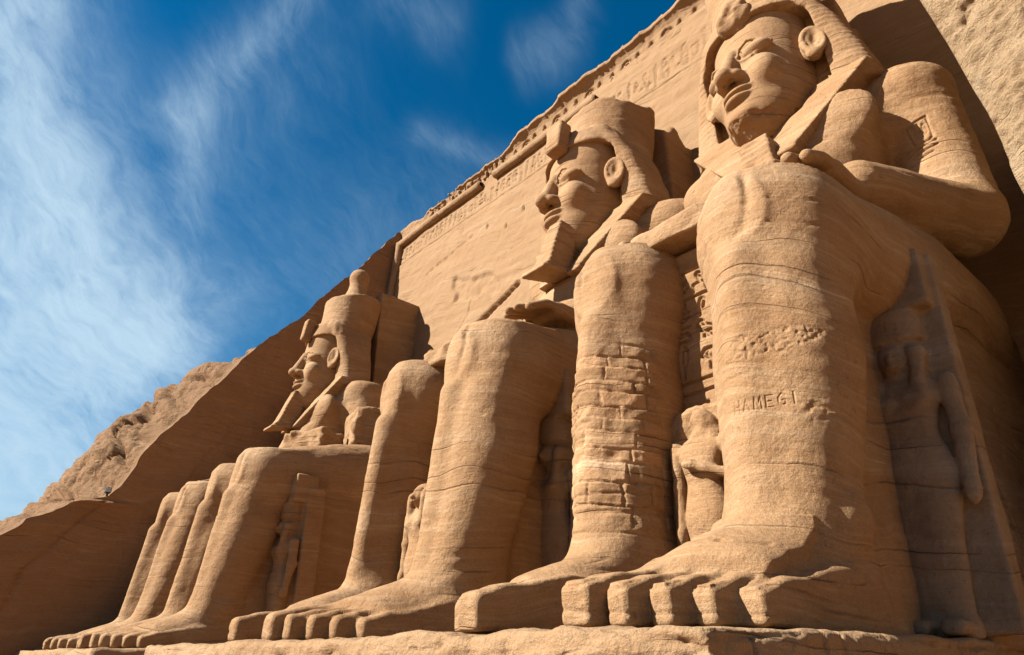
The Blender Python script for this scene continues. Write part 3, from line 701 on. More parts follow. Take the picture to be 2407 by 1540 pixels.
# ---- cliff south of the recess: dressed inner wall and the natural slope beyond
EDGE = [(-9, -3.2), (-4, -1.2), (-.5, 1.2), (1.4, 3.4), (2.74, 5.34), (3.56, 6.3), (4.62, 6.75), (5.6, 7.5), (7.15, 7.95), (7.81, 9.2), (8.46, 10.9), (9.04, 12.1), (11.38, 15.83), (13.63, 19.36), (16.32, 22.7), (20.3, 28.5), (22.98, 32.5), (24.0, 34.3), (27, 35.6), (34, 38), (46, 40)]
XS = -43.8
def build_cliff():
    ey = np.array([a for a, b in EDGE]); ez = np.array([b for a, b in EDGE])
    L = np.concatenate([[0], np.cumsum(np.hypot(np.diff(ey), np.diff(ez)))])
    s = np.linspace(0, L[-1], 420)
    yy = np.interp(s, L, ey); zz = np.interp(s, L, ez)
    jag = .14 * fbm(s * .9, s * 0 + 2.2, s * 0, 3); yy = yy + jag
    v = np.concatenate([np.linspace(0, 10, 90), np.linspace(10.3, 40, 60), np.linspace(42, 260, 24)])
    S, Vv = np.meshgrid(s, v, indexing='ij')
    Y = np.repeat(yy[:, None], len(v), 1); Z = np.repeat(zz[:, None], len(v), 1); X = XS - Vv
    amp = sstep(0, 1.6, Vv)
    # the slope swells outwards beyond the cut edge
    bul = 2.3 * sstep(0, 5.5, Vv) * np.clip(1 - ((Y - 7.) / 9.5) ** 2, 0, 1)
    big = fbm(X * .16 + 3, S * .20, S * 0 + 1.0, 3)
    lay = fbm(X * .30, S * .75 + .2 * X, S * 0 + 4.0, 4)
    rid = 1 - np.abs(fbm(X * .22 + 9, S * .5 + .25 * X, S * 0 + 2.0, 4))
    blocks = np.floor((fbm(X * .22, S * .42 + .14 * X, S * 0 + 8, 2) + 1) * 3.5) / 3.5 - 1
    # slabs lying along the slope: rounded backs, cracked edges, broken across at uneven lengths
    hs = lambda a, s: (np.sin(a * 127.1 + s * 311.7) * 43758.5453) % 1.0
    def slabs(q, r):
        k = np.floor(q); f = q - k; r2 = r + 3 * hs(k, 1.7); j = np.floor(r2); g = r2 - j
        h = hs(k * 7.3 + j * 3.1, .7)
        cr = np.exp(-(np.minimum(f, 1 - f) / .05) ** 2) + .7 * np.exp(-(np.minimum(g, 1 - g) / .03) ** 2)
        return h * .85 + .10 * np.sin(np.pi * f) + .30 * f - .50 * cr
    wq = .55 * fbm(X * .22, S * .22, S * 0 + 5.0, 3)
    sl = slabs(S * .48 + .20 * X + wq, X * .22 - .1 * S + wq) * .70 + .30 * slabs(S * 1.25 + .5 * X + 2 * wq + 7, X * .6 + wq)
    off = bul * .85 + amp * (.45 * big + .16 * lay + 1.0 * (sl - .5) + .12 * fbm(X * 1.5, S * 2.6 + X, S * 0 + 2, 4))
    hi = sstep(17.5, 21.5, Z); off = off * (1 - .85 * hi) - hi * .16 * Vv
    off = off * np.where(Z < 7.9, .55, 1.0)
    ny, nz = -.83, .56
    Y = Y + ny * off; Z = Z + nz * off * 1.0
    X = X + amp * .35 * fbm(S * .6, Vv * .6, S * 0, 2)
    o = tagged_grid('cliff', np.stack([X, Y, Z], -1), M['slope'], flip=True); tag(o, kind='structure')
    # inner wall, cut plane facing the colossi
    w = np.linspace(0, 1, 120) ** 1.25
    Yw = yy[:, None] + (np.maximum(25.6, yy + 1.5)[:, None] - yy[:, None]) * w[None]
    Zw = np.repeat(zz[:, None], len(w), 1)
    bev = np.exp(-((Yw - yy[:, None]) / .10))
    ht = 1.15 * (Zw < 7.9) * sstep(3.2, 2.0, 0)
    Xw = XS + .0 - .10 * (bev - 0) * 0 + .05 * fbm(Yw * .5, Zw * .8, Yw * 0, 3) * (1 - bev) + .03 * vnoise(Yw * .3, Zw * 4.0, Yw * 0) * (1 - bev)
    # bedding ledge half way up the front edge
    led = np.exp(-((Zw - 7.55) / .16) ** 2) * sstep(9.5, 7.0, Yw); Xw = Xw + .25 * led * (1 - bev)
    ck = segdist(Yw.ravel(), Zw.ravel(), poly((6.9, 7.6), (5.6, 5.9), (4.8, 4.6), (4.2, 4.0), (3.9, 2.4), (3.6, 1.2))).reshape(Yw.shape); Xw = Xw - .12 * (1 - sstep(.02, .10, ck))
    ck = segdist(Yw.ravel(), Zw.ravel(), poly((11.6, 13.4), (12.9, 13.6), (13.1, 13.0), (12.0, 11.4), (11.2, 9.6))).reshape(Yw.shape); Xw = Xw - .10 * (1 - sstep(.02, .10, ck))
    o2 = tagged_grid('rock_wall', np.stack([Xw, Yw, Zw], -1), M['cliff'], flip=False); tag(o2, kind='structure')
build_cliff()

# ---- rough natural rock closing the recess on the near side
def build_near_rock():
    u = np.linspace(0, 14, 300); z = np.concatenate([np.linspace(-3, 5, 30), np.linspace(5.1, 19, 300), np.linspace(19.3, 42, 70)])
    U, Zz = np.meshgrid(u, z, indexing='ij')
    xe = np.interp(Zz, [-3, 7.6, 9, 11, 12.8, 16, 20, 42], [-1.12, -1.14, -1.17, -1.2, -1.27, -1.5, -1.72, -2.2])
    X = xe + .10 * vnoise(Zz * .7, Zz * 0 + .5, Zz * 0) + U
    Y = 14.4 - .20 * U + .05 * np.maximum(Zz - 12, 0) + .9 * np.exp(-U / .35) * .3
    d = .22 * fbm(X * .35, Zz * .28, U * 0 + 3, 3) + .10 * fbm(X * 1.6, Zz * 1.3, U * 0 + 1, 3) + .06 * fbm(X * 5, Zz * 4.5, U * 0 + 6, 2)
    pit = np.clip(vnoise(X * 4.2, Zz * 3.6, U * 0 + 2) - .35, 0, 1); d = d - .22 * pit
    front = np.stack([X, Y - d, Zz], -1)
    # return face, running back to the facade
    w = np.linspace(0, 1, 40)[1:]
    e = front[0]
    back = np.stack([np.stack([e[:, 0] + .25 * t - .1 * vnoise(e[:, 2] * .5, e[:, 2] * 0 + 9 * t, e[:, 2] * 0) * min(1, 4 * t), e[:, 1] + (26 - e[:, 1]) * t, e[:, 2]], -1) for t in w])
    P = np.concatenate([back[::-1], front])
    tag(tagged_grid('rock_face', P, M['rough'], flip=False), kind='structure')
build_near_rock()

# ------------------------------------------------------------------ temple facade
FX0, FX1 = -43.75, -.9
def yf(z): return 21.6 + .085 * z
def ztor(x): return np.interp(x, [-44, -37, -32, -27, -20, -5, 0], [32.7, 32.58, 32.3, 32.0, 31.9, 31.75, 31.7])
def zband(x): return np.interp(x, [-44, -33, -26.6, -16.4, -11.3, 0], [30.45, 29.98, 29.5, 29.1, 28.7, 28.3])
fac = empty('temple_facade', (-22, 22, 0))
tag(fac, 'sunlit sloping sandstone temple front with a carved inscription band, standing behind the colossi', 'facade')
FP = np.array([-22, 22, 0.0])
def build_facade():
    x = np.arange(FX0, FX1, .10); z = np.concatenate([np.arange(-.2, 18, .4), np.arange(18, 27.9, .15), np.arange(27.9, 32.9, .06)])
    X, Z = np.meshgrid(x, z, indexing='ij'); x_, z_ = X.ravel(), Z.ravel()
    d = .05 * fbm(x_ * .35, z_ * .35, x_ * 0, 3) + .022 * fbm(x_ * 1.4, z_ * 2.4, x_ * 0 + 4, 3)
    zb = z_ + .17 * x_
    d += .03 * vnoise(x_ * .14, zb * 2.4, x_ * 0 + 2)
    # inscription
    segs = []
    for i, x0 in enumerate(np.arange(-43.2, -3, 4.0)):
        zc = float(zband(x0 + 2)); hh = float(ztor(x0 + 2) - .75 - zc)
        segs += [(a, zc + .18 + b * (hh - .1), c, zc + .18 + e * (hh - .1) + 0) for (a, b, c, e) in glyph_row(x0, .08, 4.0, .84, 6, 40 + i, .25)]
    inb = (z_ > zband(x_)) & (z_ < ztor(x_) - .3)
    g = np.zeros_like(x_); g[inb] = 1 - sstep(.02, .085, segdist(x_[inb].astype(np.float32), z_[inb].astype(np.float32), segs))
    wear = .55 + .45 * np.clip(fbm(x_ * .3, z_ * .6, x_ * 0 + 7, 2) + .6, 0, 1)
    d -= .13 * g * wear
    for off in (0.0,): d -= .07 * (1 - sstep(.02, .08, np.abs(z_ - zband(x_) - off)))
    # broken-out patch, cracks, sockets
    pm = 1 - sstep(-.12, .12, np.maximum(np.abs((x_ + 30.9) + .25 * (z_ - 22.5)) - 2.4, np.abs(z_ - 22.6 + .33 * (x_ + 30.9)) - .8) + .35 * vnoise(x_ * 1.1, z_ * 1.3, x_ * 0))
    d -= pm * (.17 + .07 * np.clip(fbm(x_ * 1.5, z_ * 1.5, x_ * 0, 3), -1, 1))
    for pts, wd, dp in ((((-38.1, 27.0), (-36.6, 27.3), (-35.9, 27.2), (-34.2, 27.55), (-32.1, 27.75)), .07, .16), (((-31.3, 22.0), (-31.6, 20.6), (-32.6, 19.6)), .09, .12),
                        (((-30.8, 19.2), (-29.2, 19.75), (-27.6, 20.3), (-26.4, 20.75)), .30, .35), (((-29, 23.6), (-27.2, 24.0)), .05, .07), (((-24.6, 18.6), (-24.4, 17.4), (-23.2, 17.8)), .1, .1),
                        (((-6.5, 27.6), (-4.5, 27.9)), .06, .1), (((-20, 27), (-16.5, 27.6), (-12, 27.5), (-8, 28.0)), .05, .06)):
        sd = segdist(x_.astype(np.float32), z_.astype(np.float32), poly(*pts)); d -= dp * (1 - sstep(wd * .3, wd, sd + .03 * vnoise(x_ * 3, z_ * 3, x_ * 0)))
    for (hx, hz) in ((-28.1, 26.3), (-26.4, 26.9), (-30.4, 27.6)): d -= .25 * (1 - sstep(.06, .16, np.hypot((x_ - hx), (z_ - hz) * .6)))
    s2 = glyph_row(-24.6, 20.3, 2.2, .7, 4, 3); near = (np.abs(x_ + 23.5) < 2) & (np.abs(z_ - 20.6) < 1)
    d[near] -= .10 * (1 - sstep(.03, .1, segdist(x_[near].astype(np.float32), z_[near].astype(np.float32), s2)))
    P = np.stack([X, (yf(z_) - d).reshape(X.shape), Z], -1) - FP
    tagged_grid('front_wall', P, M['facade'], fac, flip=False)
    # torus moulding, in the lengths that survive
    def torus(x0, x1, r, nm):
        xs = np.arange(x0, x1, .09); th = np.linspace(0, 2 * math.pi, 30)
        A, Th = np.meshgrid(xs, th, indexing='ij')
        rr = r + .025 * fbm(A * 1.3, Th, A * 0 + 3, 3) - .06 * np.exp(-(vnoise(A * .5, A * 0 + 4, A * 0) / .025) ** 2)
        endf = np.minimum(sstep(x0 - .02, x0 + .12, A), sstep(x1 + .02, x1 - .16, A)); rr = rr * (.25 + .75 * endf ** .5)
        zc = ztor(A); yc = yf(zc) - .12
        link(nm, make_mesh(nm, (np.stack([A, yc + rr * np.cos(Th), zc + rr * np.sin(Th)], -1) - FP).reshape(-1, 3), grid_q(len(xs), len(th), True)), M['facade'], fac)
    torus(-43.5, -31.5, .36, 'torus_moulding'); torus(-30.0, -19.5, .36, 'torus_moulding')
    # vertical torus at the corner
    zs = np.arange(0, 32.9, .12); th = np.linspace(0, 2 * math.pi, 28); A, Th = np.meshgrid(zs, th, indexing='ij')
    rr = .37 + .02 * fbm(A * 1.1, Th, A * 0 + 3, 3)
    link('corner_moulding', make_mesh('corner_moulding', (np.stack([-43.35 + rr * np.cos(Th), yf(A) - .14 + rr * np.sin(Th), A], -1) - FP).reshape(-1, 3), grid_q(len(zs), len(th))), M['facade'], fac)
def grid_q(n, m, flip=False):
    i = np.arange(n * m).reshape(n, m)
    q = np.stack([i[:-1, :-1], i[1:, :-1], i[1:, 1:], i[:-1, 1:]], -1).reshape(-1, 4)
    return q[:, ::-1] if flip else q
build_facade()
def build_cornice():
    x = np.arange(FX0, 2.5, .08)
    prof = [(.22, .25), (.05, .32), (.0, .45), (.0, .9), (-.02, 1.25), (-.10, 1.55), (-.28, 1.8), (-.5, 1.95), (-.62, 2.0), (-.66, 2.1), (-.64, 2.28), (-.5, 2.36), (.0, 2.4), (.8, 2.42), (2.5, 2.5), (6, 3.6)]
    pa = np.array(prof); s = np.concatenate([[0], np.cumsum(np.hypot(*np.diff(pa, axis=0).T))])
    ss = np.concatenate([np.linspace(0, 3.9, 74), np.linspace(4.1, s[-1], 10)])
    py = np.interp(ss, s, pa[:, 0]); pz = np.interp(ss, s, pa[:, 1])
    X, Sx = np.meshgrid(x, ss, indexing='ij'); Yp = np.repeat(py[None], len(x), 0); Zp = np.repeat(pz[None], len(x), 0)
    er = np.interp(x, [-44, -40, -37, -29, -27.6, -22, -13, 3], [.05, .25, .45, .42, .9, 1, 1.0, 1.0])[:, None]        # how much of the overhang survives
    n1 = fbm(X * .5, Sx * .4, X * 0 + 2, 3)
    over = np.where(Yp < 0, Yp * np.clip(er + .30 * n1, 0, 1.1), Yp)
    top = np.interp(x, [-44, -42, -40, -37, -33, -29.5, -28, -26, -20, -12, 3], [1.9, 1.9, 1.55, 1.35, 1.3, 1.45, 1.9, 2.45, 2.45, 2.5, 2.6])[:, None] + .16 * fbm(X * .8, X * 0 + 6, X * 0, 4) + .12 * np.round(1.5 * fbm(X * .55, X * 0 + 3, X * 0, 2))
    Zq = Zp * np.where(Zp > .5, (top / 2.4), 1.0)
    zc = ztor(X); Z = zc + Zq
    d = .05 * fbm(X * 1.2, Z * 1.2, X * 0 + 5, 3) * (Zp > .3)
    # uraei and cartouches carved in the hollow of the cornice
    segs = []
    for i, xx in enumerate(np.arange(-28, -6, 1.05)):
        if i % 3 != 1: segs += [(a, b, c, e) for (a, b, c, e) in [(xx + q[0] * .7, .42 + q[1] * .95, xx + q[2] * .7, .42 + q[3] * .95) for q in poly((.5, 0), (.35, .35), (.6, .6), (.35, .95), (.15, .7))]]
        else: segs += [(xx + q[0] * .75, .4 + q[1] * .95, xx + q[2] * .75, .4 + q[3] * .95) for q in arc(.5, .55, .55, .42, 0, 360, 14) + poly((.3, .4), (.7, .4)) + poly((.35, .7), (.65, .7))]
    m = (Zp > .35) & (Zp < 1.75) & (X > -28.5)
    g = np.zeros(X.shape); g[m] = 1 - sstep(.04, .12, segdist(X[m].astype(np.float32), Zp[m].astype(np.float32), segs))
    d = d - .15 * g
    Y = yf(zc + np.minimum(Zq, 2.4)) + over - d
    tagged_grid('cornice', np.stack([X, Y, Z], -1) - FP, M['facade'], fac, flip=False)
    # row of small seated apes on the worn length
    def f_ape(x, y, z):
        d = ell(x, y, z, (0, .02, .38), (.27, .25, .42)); d = smin(d, ell(x, y, z, (0, -.06, .82), (.2, .22, .2)), .1)
        d = smin(d, ell(x, y, z, (0, -.25, .78), (.1, .14, .09)), .05); d = smin(d, cap(np.abs(x), y, z, (.2, -.12, .05), (.2, -.2, .42), .12, .1), .08)
        return smin(d, cap(np.abs(x), y, z, (.26, 0, .62), (.24, -.2, .9), .09, .07), .06)
    for i, xx in enumerate(np.arange(-38.6, -28.4, .93)):
        xx = xx + .12 * math.sin(i * 5.1); s = .86 + .16 * math.sin(i * 2.3)
        fn = lambda x, y, z, i=i: f_ape(x, y, z) - .13 * vnoise(x * 3.4 + i * 3.7, y * 3.4, z * 3.4 + i)
        V, Q = surface_nets(fn, (-.55, -.6, -.2), (.55, .5, 1.25), .055)
        o = link('ape_figure', make_mesh('ape_figure', V * np.array([1.15 * s, 1.1, 1.15 * s]), Q), M['facade'], fac)
        zc = float(ztor(xx)); o.location = (xx - FP[0], float(yf(zc)) + .12 - FP[1], zc + .48)
build_cornice()

# ------------------------------------------------------------------ small standing figures
def f_figure(x, y, z, arm='down', head=True, crown=0.0, slab=True, slabh=1.02, slabw=.17):
    "height 1 to the top of the head, facing -y, back at y = .08"
    ax = np.abs(x)
    tab = [(-.01, 0, 0, .085, .05), (.05, 0, 0, .078, .046), (.15, 0, 0, .080, .05), (.27, 0, -.005, .088, .055), (.38, 0, -.003, .104, .065), (.48, 0, 0, .116, .075), (.55, 0, 0, .103, .066), (.62, 0, 0, .083, .055), (.70, 0, -.005, .098, .065), (.78, 0, 0, .12, .06), (.82, 0, .005, .105, .045), (.845, 0, .01, .05, .03)]
    d = loft(x, y, z, tab, 2.3, .8)
    d = smax(d, -cap(x, y, z, (0, -.085, .02), (0, -.095, .40), .012, .010), .03)       # line between the legs
    d = d if arm == 'fold' else smin(d, ell(ax, y, z, (.046, -.05, .74), (.034, .028, .034)), .03)
    d = smin(d, box(ax, y, z, (.042, -.055, .02), (.032, .085, .022), .02), .02)         # feet
    la = cap(x, y, z, (-.135, .0, .80), (-.145, .0, .62), .031, .027); la = smin(la, cap(x, y, z, (-.145, 0, .62), (-.14, -.02, .44), .03, .022), .02); la = smin(la, ell(x, y, z, (-.14, -.025, .405), (.024, .03, .048)), .015)
    if arm == 'down':
        ra = cap(-x, y, z, (-.135, .0, .80), (-.145, .0, .62), .031, .027); ra = smin(ra, cap(-x, y, z, (-.145, 0, .62), (-.14, -.02, .44), .03, .022), .02); ra = smin(ra, ell(-x, y, z, (-.14, -.025, .405), (.024, .03, .048)), .015)
    else:
        ra = cap(x, y, z, (.135, .0, .80), (.172, -.01, .635), .034, .028); ra = smin(ra, cap(x, y, z, (.172, -.01, .63), (.0, -.080, .69), .027, .021), .015); ra = smin(ra, ell(x, y, z, (-.02, -.085, .70), (.035, .022, .024)), .015)
    d = smin(d, np.minimum(la, ra), .012)
    if head:
        d = smin(d, cap(x, y, z, (0, .01, .82), (0, .0, .88), .04, .038), .02)
        d = smin(d, ell(x, y, z, (0, -.015, .92), (.052, .06, .072)), .015)
        d = smin(d, cap(x, y, z, (0, -.070, .935), (0, -.082, .912), .008, .013), .012)
        d = smin(d, ell(x, y, z, (0, -.07, .885), (.024, .014, .008)), .008)
        d = smax(d, -ell(ax, y, z, (.022, -.075, .938), (.014, .014, .008)), .008)
        w = ell(x, y, z, (0, .02, .95), (.088, .075, .07)); w = smin(w, smax(box(x, y, z, (0, .03, .87), (.092, .055, .09), .03), -9 + z * 0, .01), .03)
        lp = cap(ax, y, z, (.072, -.03, .93), (.062, -.055, .73), .028, .022); w = smin(w, lp, .02)
        w = smax(w, -np.maximum(np.maximum(ax - .050, y + .02), np.abs(z - .91) - .062), .012)
        d = smin(d, w, .01)
    else:
        d = smin(d, ell(x, y, z, (.005, .035, .885), (.075, .06, .085)), .05)     # what is left of the head
    if crown > 0:
        c = smax(np.sqrt((x / .10) ** 2 + ((y - .02) / .085) ** 2) * .085 - .085, np.abs(z - 1.06) - .07, .015) * .9
        d = smin(d, c, .01)
        d = smin(d, box(x, y, z, (0, .03, 1.12 + crown / 2), (.15, .075, crown / 2), .01), .01)
    if slab:
        d = smin(d, box(x, y, z, (0, .10, slabh / 2), (slabw, .06, slabh / 2 - .0), .01), .012)
    return d
def figure(label, xc, yc, zb, H, arm='down', head=True, crown=0.0, h=.04, mat='statue', slab=True, slabh=1.02, lean=0.0, wide=1.15, slabw=.17, deep=1.15, group='small standing figures carved beside the legs', cat='statue'):
    e = empty('standing_figure', (xc, yc, zb)); tag(e, label, cat, group)
    def fn(x, y, z):
        return f_figure(x / (H * wide), (y - lean * z) / (H * deep), z / H, arm, head, crown, slab, slabh, slabw) * H
    def dsp(x, y, z, n): return .016 * fbm(x * 2.3 + xc, y * 2.3, z * 2.3, 3) * (1 + 4.5 * (not head) * (z > .82 * H))
    top = max(slabh, 1.2 + crown if crown else 1.03) * H
    sdf_obj('body', fn, (-(slabw + .07) * H * wide, -.25 * H, -.15), ((slabw + .07) * H * wide, .25 * H + lean * H * 1.4, top + .25), h, M[mat], e, dsp, piv=np.zeros(3))
    return e

# ------------------------------------------------------------------ the four colossi
RS = {'near': (1.70, .96, 1.78, 1.08), 'middle': (1.95, .80, 2.10, 1.0), 'broken': (1.82, .92, 1.86, 1.0), 'far': (1.82, .92, 1.86, 1.0)}
TURN = {'near': -13.0, 'middle': -14.0, 'far': -4.0}
def colossus(xc, label, kind, h, seed, batter=.06, ztop=24.3):
    e = empty('colossal_statue', (xc, 10, 0)); tag(e, label, 'statue', 'seated colossi')
    base = common_disp(1.0, seed)
    near = kind == 'near'
    dsp = n4_disp if near else base
    if kind == 'broken':
        def fb(x, y, z):
            cut = 8.85 + .5 * vnoise(x * .6 + 2, y * .6, 1.0 + z * 0) + .25 * vnoise(x * 1.7, y * 1.7, 4 + z * 0) + .35 * sstep(13, 17, y)
            return smax(smin(f_lower(x, y, z, RS[kind]), loft(x, y, z, TOR, 2.35), .3), z - cut, .1)
        zh = 9.9
    else:
        def fb(x, y, z): return smin(f_lower(x, y, z, RS[kind]), f_upper(x, y, z), .14)
        zh = 17.2
    ar = []
    if near:
        ar = [((-3.3, 8, 1.2), (-.3, 10.8, 5.8), 1), ((.9, 8, 2.6), (2.9, 10.2, 4.9), 1), ((1.35, 8.3, 2.8), (2.8, 9.6, 3.4), 2), ((2.6, 17, 11.6), (4.6, 18.6, 13.8), 1), ((.4, 4.9, -.1), (3, 8, 1.2), 1), ((1.35, 8.3, 3.75), (2.85, 10, 4.5), 1), ((.6, 8, .8), (2.8, 10, 1.7), 1)]
    sdf_obj('body', fb, (-4.9, 5.2, -.15), (4.9, 20.4, zh), h, M['statue'], e, dsp, areas=ar, tone=(lambda x, y, z: masonry(x, y, z, 'tone')) if near else None)
    zb = 9.0 if kind == 'broken' else 15.2
    def tdsp(x, y, z, n):
        d = base(x, y, z, n)
        pan = (n[:, 1] < -.7) & (np.abs(x) < 1.2) & (z > 3)
        d -= np.where(pan, .07 * (1 - sstep(.012, .05, segdist(x, z, PANEL))), 0)
        side = (n[:, 0] > .6) & (z < 7.2)
        d -= np.where(side, .035 * (1 - sstep(.015, .06, segdist(y, z, SIDE))), 0)
        return d
    sdf_obj('throne', lambda x, y, z: f_throne(x, y, z, batter, zb), (-3.4, 10.5, -.3), (3.4, 24.2, zb + .4), max(h * 1.3, .07), M['statue'], e, tdsp,
            areas=[((-1.3, 10.5, 3), (1.3, 11.2, 8), 1)] + ([((-1.3, 10.5, 3), (1.3, 11.2, 8), 1)] if near else []))
    # stiff kilt edge bridging the knees
    sdf_obj('kilt_edge', lambda x, y, z: smax(box(x, y, z, (0, 13.2, 8.15 + .05 * (y - 10.5)), (1.25, 2.95, .27), .08), 10.25 + .25 * vnoise(x * 2 + seed, z * 2, 0 * z) - y, .05), (-1.4, 9.8, 7.5), (1.4, 16.3, 9), .06, M['statue'], e, base)
    if kind == 'broken': return e
    hh = h if near else h * .9
    sdf_obj('head', lambda x, y, z: np.maximum(f_head(x, y, z, TURN[kind], .94 if near else 1.0), 13.3 - z), (-2.6, 14.0, 13.2), (2.6, 20, 20.9), hh, M['face'], e, lambda x, y, z, n: .35 * base(x, y, z, n) - (.09 * np.abs(fbm(x * 2.2, y * 2.2, z * 2.2, 3)) * (n[:, 2] < -.25) * (z < 15.1) if near else 0))
    def ndsp(x, y, z, n):
        d = base(x, y, z, n)
        d += .007 * np.sin(z * 30 + .8 * np.abs(x)) * (np.abs(x) > 1.7) * (n[:, 1] < -.3)
        top = (z > 19.1) & (np.abs(x) < 2.2); a = np.arctan2(x, -(y - 18.2)); d += .016 * np.sin(a * 30) * top * (n[:, 1] < .3) * sstep(-.3, .3, vnoise(x * .9, y * .9, z * .9 + seed))
        return d
    def fnem(x, y, z):
        d = f_nemes(x, y, z)
        if near:   # chipped shoulder piece
            d = smax(d, (x - 2.2) * .8 - (z - 14.1) * .05 - 1.25 + .1 * vnoise(y * 2, z * 2, x), .1)
        return d
    sdf_obj('headcloth', fnem, (-3.6, 14.9, 12.3), (3.6, 20.2, 21), h * 1.05, M['statue'], e, ndsp)
    zr = ztop + 2.5 if near else ztop
    jag = (lambda x, y, z: .35 * fbm(x * .8 + seed, y * .8, z * 0, 3)) if kind == 'middle' else (lambda x, y, z: .05 * vnoise(x * 2, y * 2, z * 0))
    def fcr(x, y, z):
        d = f_redcrown(x / 1.14, 18.4 + (y - 18.7) / 1.12, z + jag(x, y, z) + .10 * x * x, zr - 1.35, .42) if kind == 'middle' else f_redcrown(x, y, z + jag(x, y, z), zr, .12)
        if kind == 'far': d = smin(d, f_whitecrown(x, y, z), .12)
        return d
    sdf_obj('crown', fcr, (-2.7, 15.7, 19.3), (2.7, 21.4, 27.6), h * 1.15, M['statue'], e, base)
    # rearing cobra over the brow
    def fur(x, y, z):
        if near:
            d = ell(x, y, z, (-.05, 15.95, 19.55), (.62, .5, .62)) - .16 * fbm(x * 1.6, y * 1.6, z * 1.6, 3)
            return smax(d, z - 20.1 - .2 * vnoise(x * 3, y * 3, z), .05) * .8
        Y, Z = rotx(y, z, (0, 15.6, 19.6), -8)
        w = .42 if kind == 'middle' else .26
        d = box(x, Y, Z, (0, 15.55, 19.75), (w + .06 * (Z - 19), .34, .82), .14)
        d = smin(d, box(x, y, z, (0, 16.1, 19.9), (w * .7, .6, .55), .08), .1)
        return d
    sdf_obj('cobra_ornament', fur, (-.9, 14.8, 18.5), (.9, 17, 21), .055, M['statue'], e, base)
    if near:
        def fbd(x, y, z): return smax(box(x, y, z, (0, 15.55 + .15 * (z - 12.6), 12.7), (.55 - .08 * (z - 12), .55, 1.05), .06) - .04 * vnoise(x * 3, y * 3, z * 3), z - 13.6, .05)
        sdf_obj('beard_stump', fbd, (-.9, 14.4, 11.4), (.9, 17, 14), .05, M['statue'], e, lambda x, y, z, n: base(x, y, z, n) + .012 * np.sin(z * 30))
    else:
        sdf_obj('beard', f_beard, (-.9, 13.2, 12), (.9, 17.3, 15.5), .055, M['statue'], e, lambda x, y, z, n: .6 * base(x, y, z, n) + .016 * np.sin((z - .3 * y) * 26) * (np.abs(n[:, 0]) > .5))
    # slab behind the head, tying the statue to the temple front
    zs = 24.2 if kind == 'far' else 24.6
    y0 = {'far': 20.3, 'middle': 21.3, 'near': 21.0}[kind]; sw = {'far': 1.15, 'middle': 1.75, 'near': 1.9}[kind]
    def fbp(x, y, z):
        d = box(x, y, z, (0, (y0 + 24.4) / 2, (9 + zs) / 2), (sw, (24.4 - y0) / 2, (zs - 9) / 2), .06)
        if kind != 'far': d = smax(d, z - zs + .9 * np.clip(x, 0, 3) + .5 * vnoise(x * 1.3 + seed, y * 1.3, 0 * z), .05)
        return d
    sdf_obj('back_pillar', fbp, (-2.2, y0 - .4, 8.8), (2.2, 24.8, zs + .6), .11, M['statue'], e, base)
    return e
PANEL = poly((-.95, 7.3), (.95, 7.3)) + poly((-.85, 4.55), (-.95, 4.75), (-.95, 6.5), (-.8, 6.65), (.9, 6.65)) + poly((-.9, 4.5), (.9, 4.5)) + poly((-.8, 4.75), (.8, 4.75)) + glyph_row(-.8, 4.85, 1.7, .72, 3, 11) + glyph_row(-.8, 5.65, 1.7, .42, 3, 12) + glyph_row(-.8, 6.15, 1.7, .42, 3, 13) + glyph_row(-.8, 6.75, 1.7, .45, 3, 14) + glyph_row(-.9, 3.35, 1.8, 1.0, 2, 15)
SIDE = poly((13.6, .9), (20, .9)) + poly((13.6, 6.6), (20, 6.6)) + poly((14.3, 1), (14.5, 3.0), (15.3, 3.2), (15.4, 1.2)) + poly((14.7, 3.3), (14.9, 4.4), (15.6, 4.6), (15.5, 3.4)) + poly((16.3, 1), (16.4, 2.6), (17.6, 3.2), (17.7, 1.2)) + poly((16.4, 3.4), (17.2, 4.9), (17.9, 3.6))
P_ = 'sandstone colossus'
colossus(-6.44, 'largest and nearest seated sandstone colossus, beard broken off, masonry patch on one shin', 'near', .048 * Q_, 1.3, batter=.25)
colossus(-14.94, 'second seated sandstone colossus, full beard and flat broken crown, at the middle', 'middle', .066 * Q_, 4.1, batter=.1)
colossus(-31.2, 'broken sandstone colossus without head or chest, only legs and lap remain', 'broken', .09 * Q_, 8.2)
colossus(-39.5, 'farthest seated sandstone colossus, tall double crown, against the shaded side wall', 'far', .085 * Q_, 12.7, ztop=22.9)

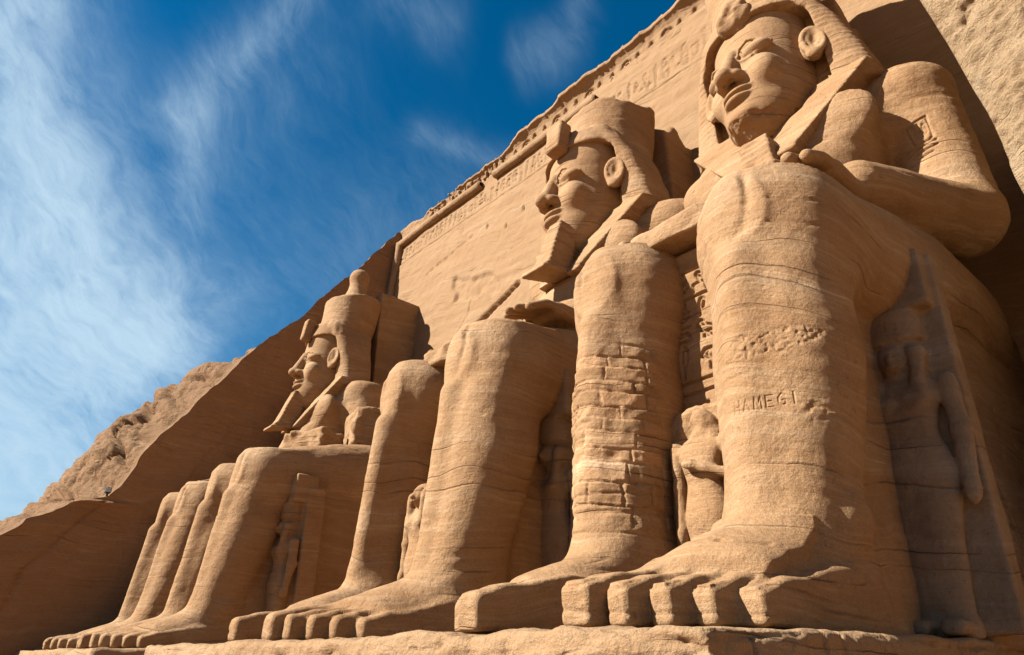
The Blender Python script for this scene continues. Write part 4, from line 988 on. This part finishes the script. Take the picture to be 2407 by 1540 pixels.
figure('small headless figure with one arm folded, between the legs of the nearest colossus', -6.44, 10.15, 0, 3.95, arm='fold', head=False, h=.035 * Q_, slabh=1.0, wide=.98, slabw=.24)
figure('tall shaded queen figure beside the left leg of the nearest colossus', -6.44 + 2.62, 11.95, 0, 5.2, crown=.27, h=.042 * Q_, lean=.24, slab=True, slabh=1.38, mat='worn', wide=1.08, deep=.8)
figure('small prince figure with plain wig between the legs of the bearded middle colossus', -15.05, 9.85, 0, 3.9, h=.04 * Q_, slabh=.9)
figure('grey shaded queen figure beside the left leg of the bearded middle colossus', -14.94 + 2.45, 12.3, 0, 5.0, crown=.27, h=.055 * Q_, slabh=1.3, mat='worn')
figure('tiny prince figure between the legs of the broken colossus', -31.2, 10.0, 0, 3.4, h=.06, slabh=.9)
figure('queen figure with tall square headdress against the throne of the broken colossus', -31.2 + 2.75, 11.75, 0, 5.1, crown=.24, h=.06, slabh=1.25, deep=1.35)

# broken stones on the lap and ledges
def stone_block(label, c, r, seed, rot=0.0, mat='statue', h=.08):
    e = empty('broken_stone', c); tag(e, label, 'stone', 'broken stones lying on the laps')
    def f(x, y, z):
        ca, sa = math.cos(rot), math.sin(rot); X = x * ca + y * sa; Y = -x * sa + y * ca
        return box(X, Y, z, (0, 0, 0), r, .12) + .16 * vnoise(x * 1.6 + seed, y * 1.6, z * 1.6) + .06 * vnoise(x * 4 + seed, y * 4, z * 4)
    b = max(r) + .5
    sdf_obj('block', f, (-b, -b, -b), (b, b, b), h, M[mat], e, piv=np.zeros(3))
stone_block('large lit boulder on the lap of the broken colossus, nearest its knees', (-31.4, 13.6, 9.5), (1.3, .9, .55), 1.1, .4)
stone_block('long tilted rock at the back of the lap of the broken colossus', (-29.6, 16.4, 10.2), (1.2, 1.6, 1.0), 5.2, -.3)
stone_block('small rounded stone lying left of the boulder on the broken lap', (-33.4, 13.2, 9.35), (.55, .5, .38), 9.4, .2)

# floodlight on the cut edge of the cliff
fl = empty('floodlight', (-43.7, 7.0, 8.15)); tag(fl, 'small black floodlight on the ledge of the far rock wall', 'lamp')
def cube(name, c, s, mat, parent):
    V = np.array([[i, j, k] for i in (-1, 1) for j in (-1, 1) for k in (-1, 1)], float) * np.array(s) / 2 + np.array(c)
    Q = np.array([[0, 1, 3, 2], [4, 6, 7, 5], [0, 4, 5, 1], [2, 3, 7, 6], [0, 2, 6, 4], [1, 5, 7, 3]])
    o = link(name, make_mesh(name, V, Q, False), mat, parent); b = o.modifiers.new('bevel', 'BEVEL'); b.width = .03; b.segments = 2
    return o
cube('housing', (0, 0, .12), (.42, .30, .30), M['black'], fl); cube('bracket', (0, 0, -.12), (.10, .12, .22), M['black'], fl); cube('lens', (.225, 0, .12), (.03, .24, .24), M['glass'], fl)
print('script %.1fs' % (time.time() - T0))
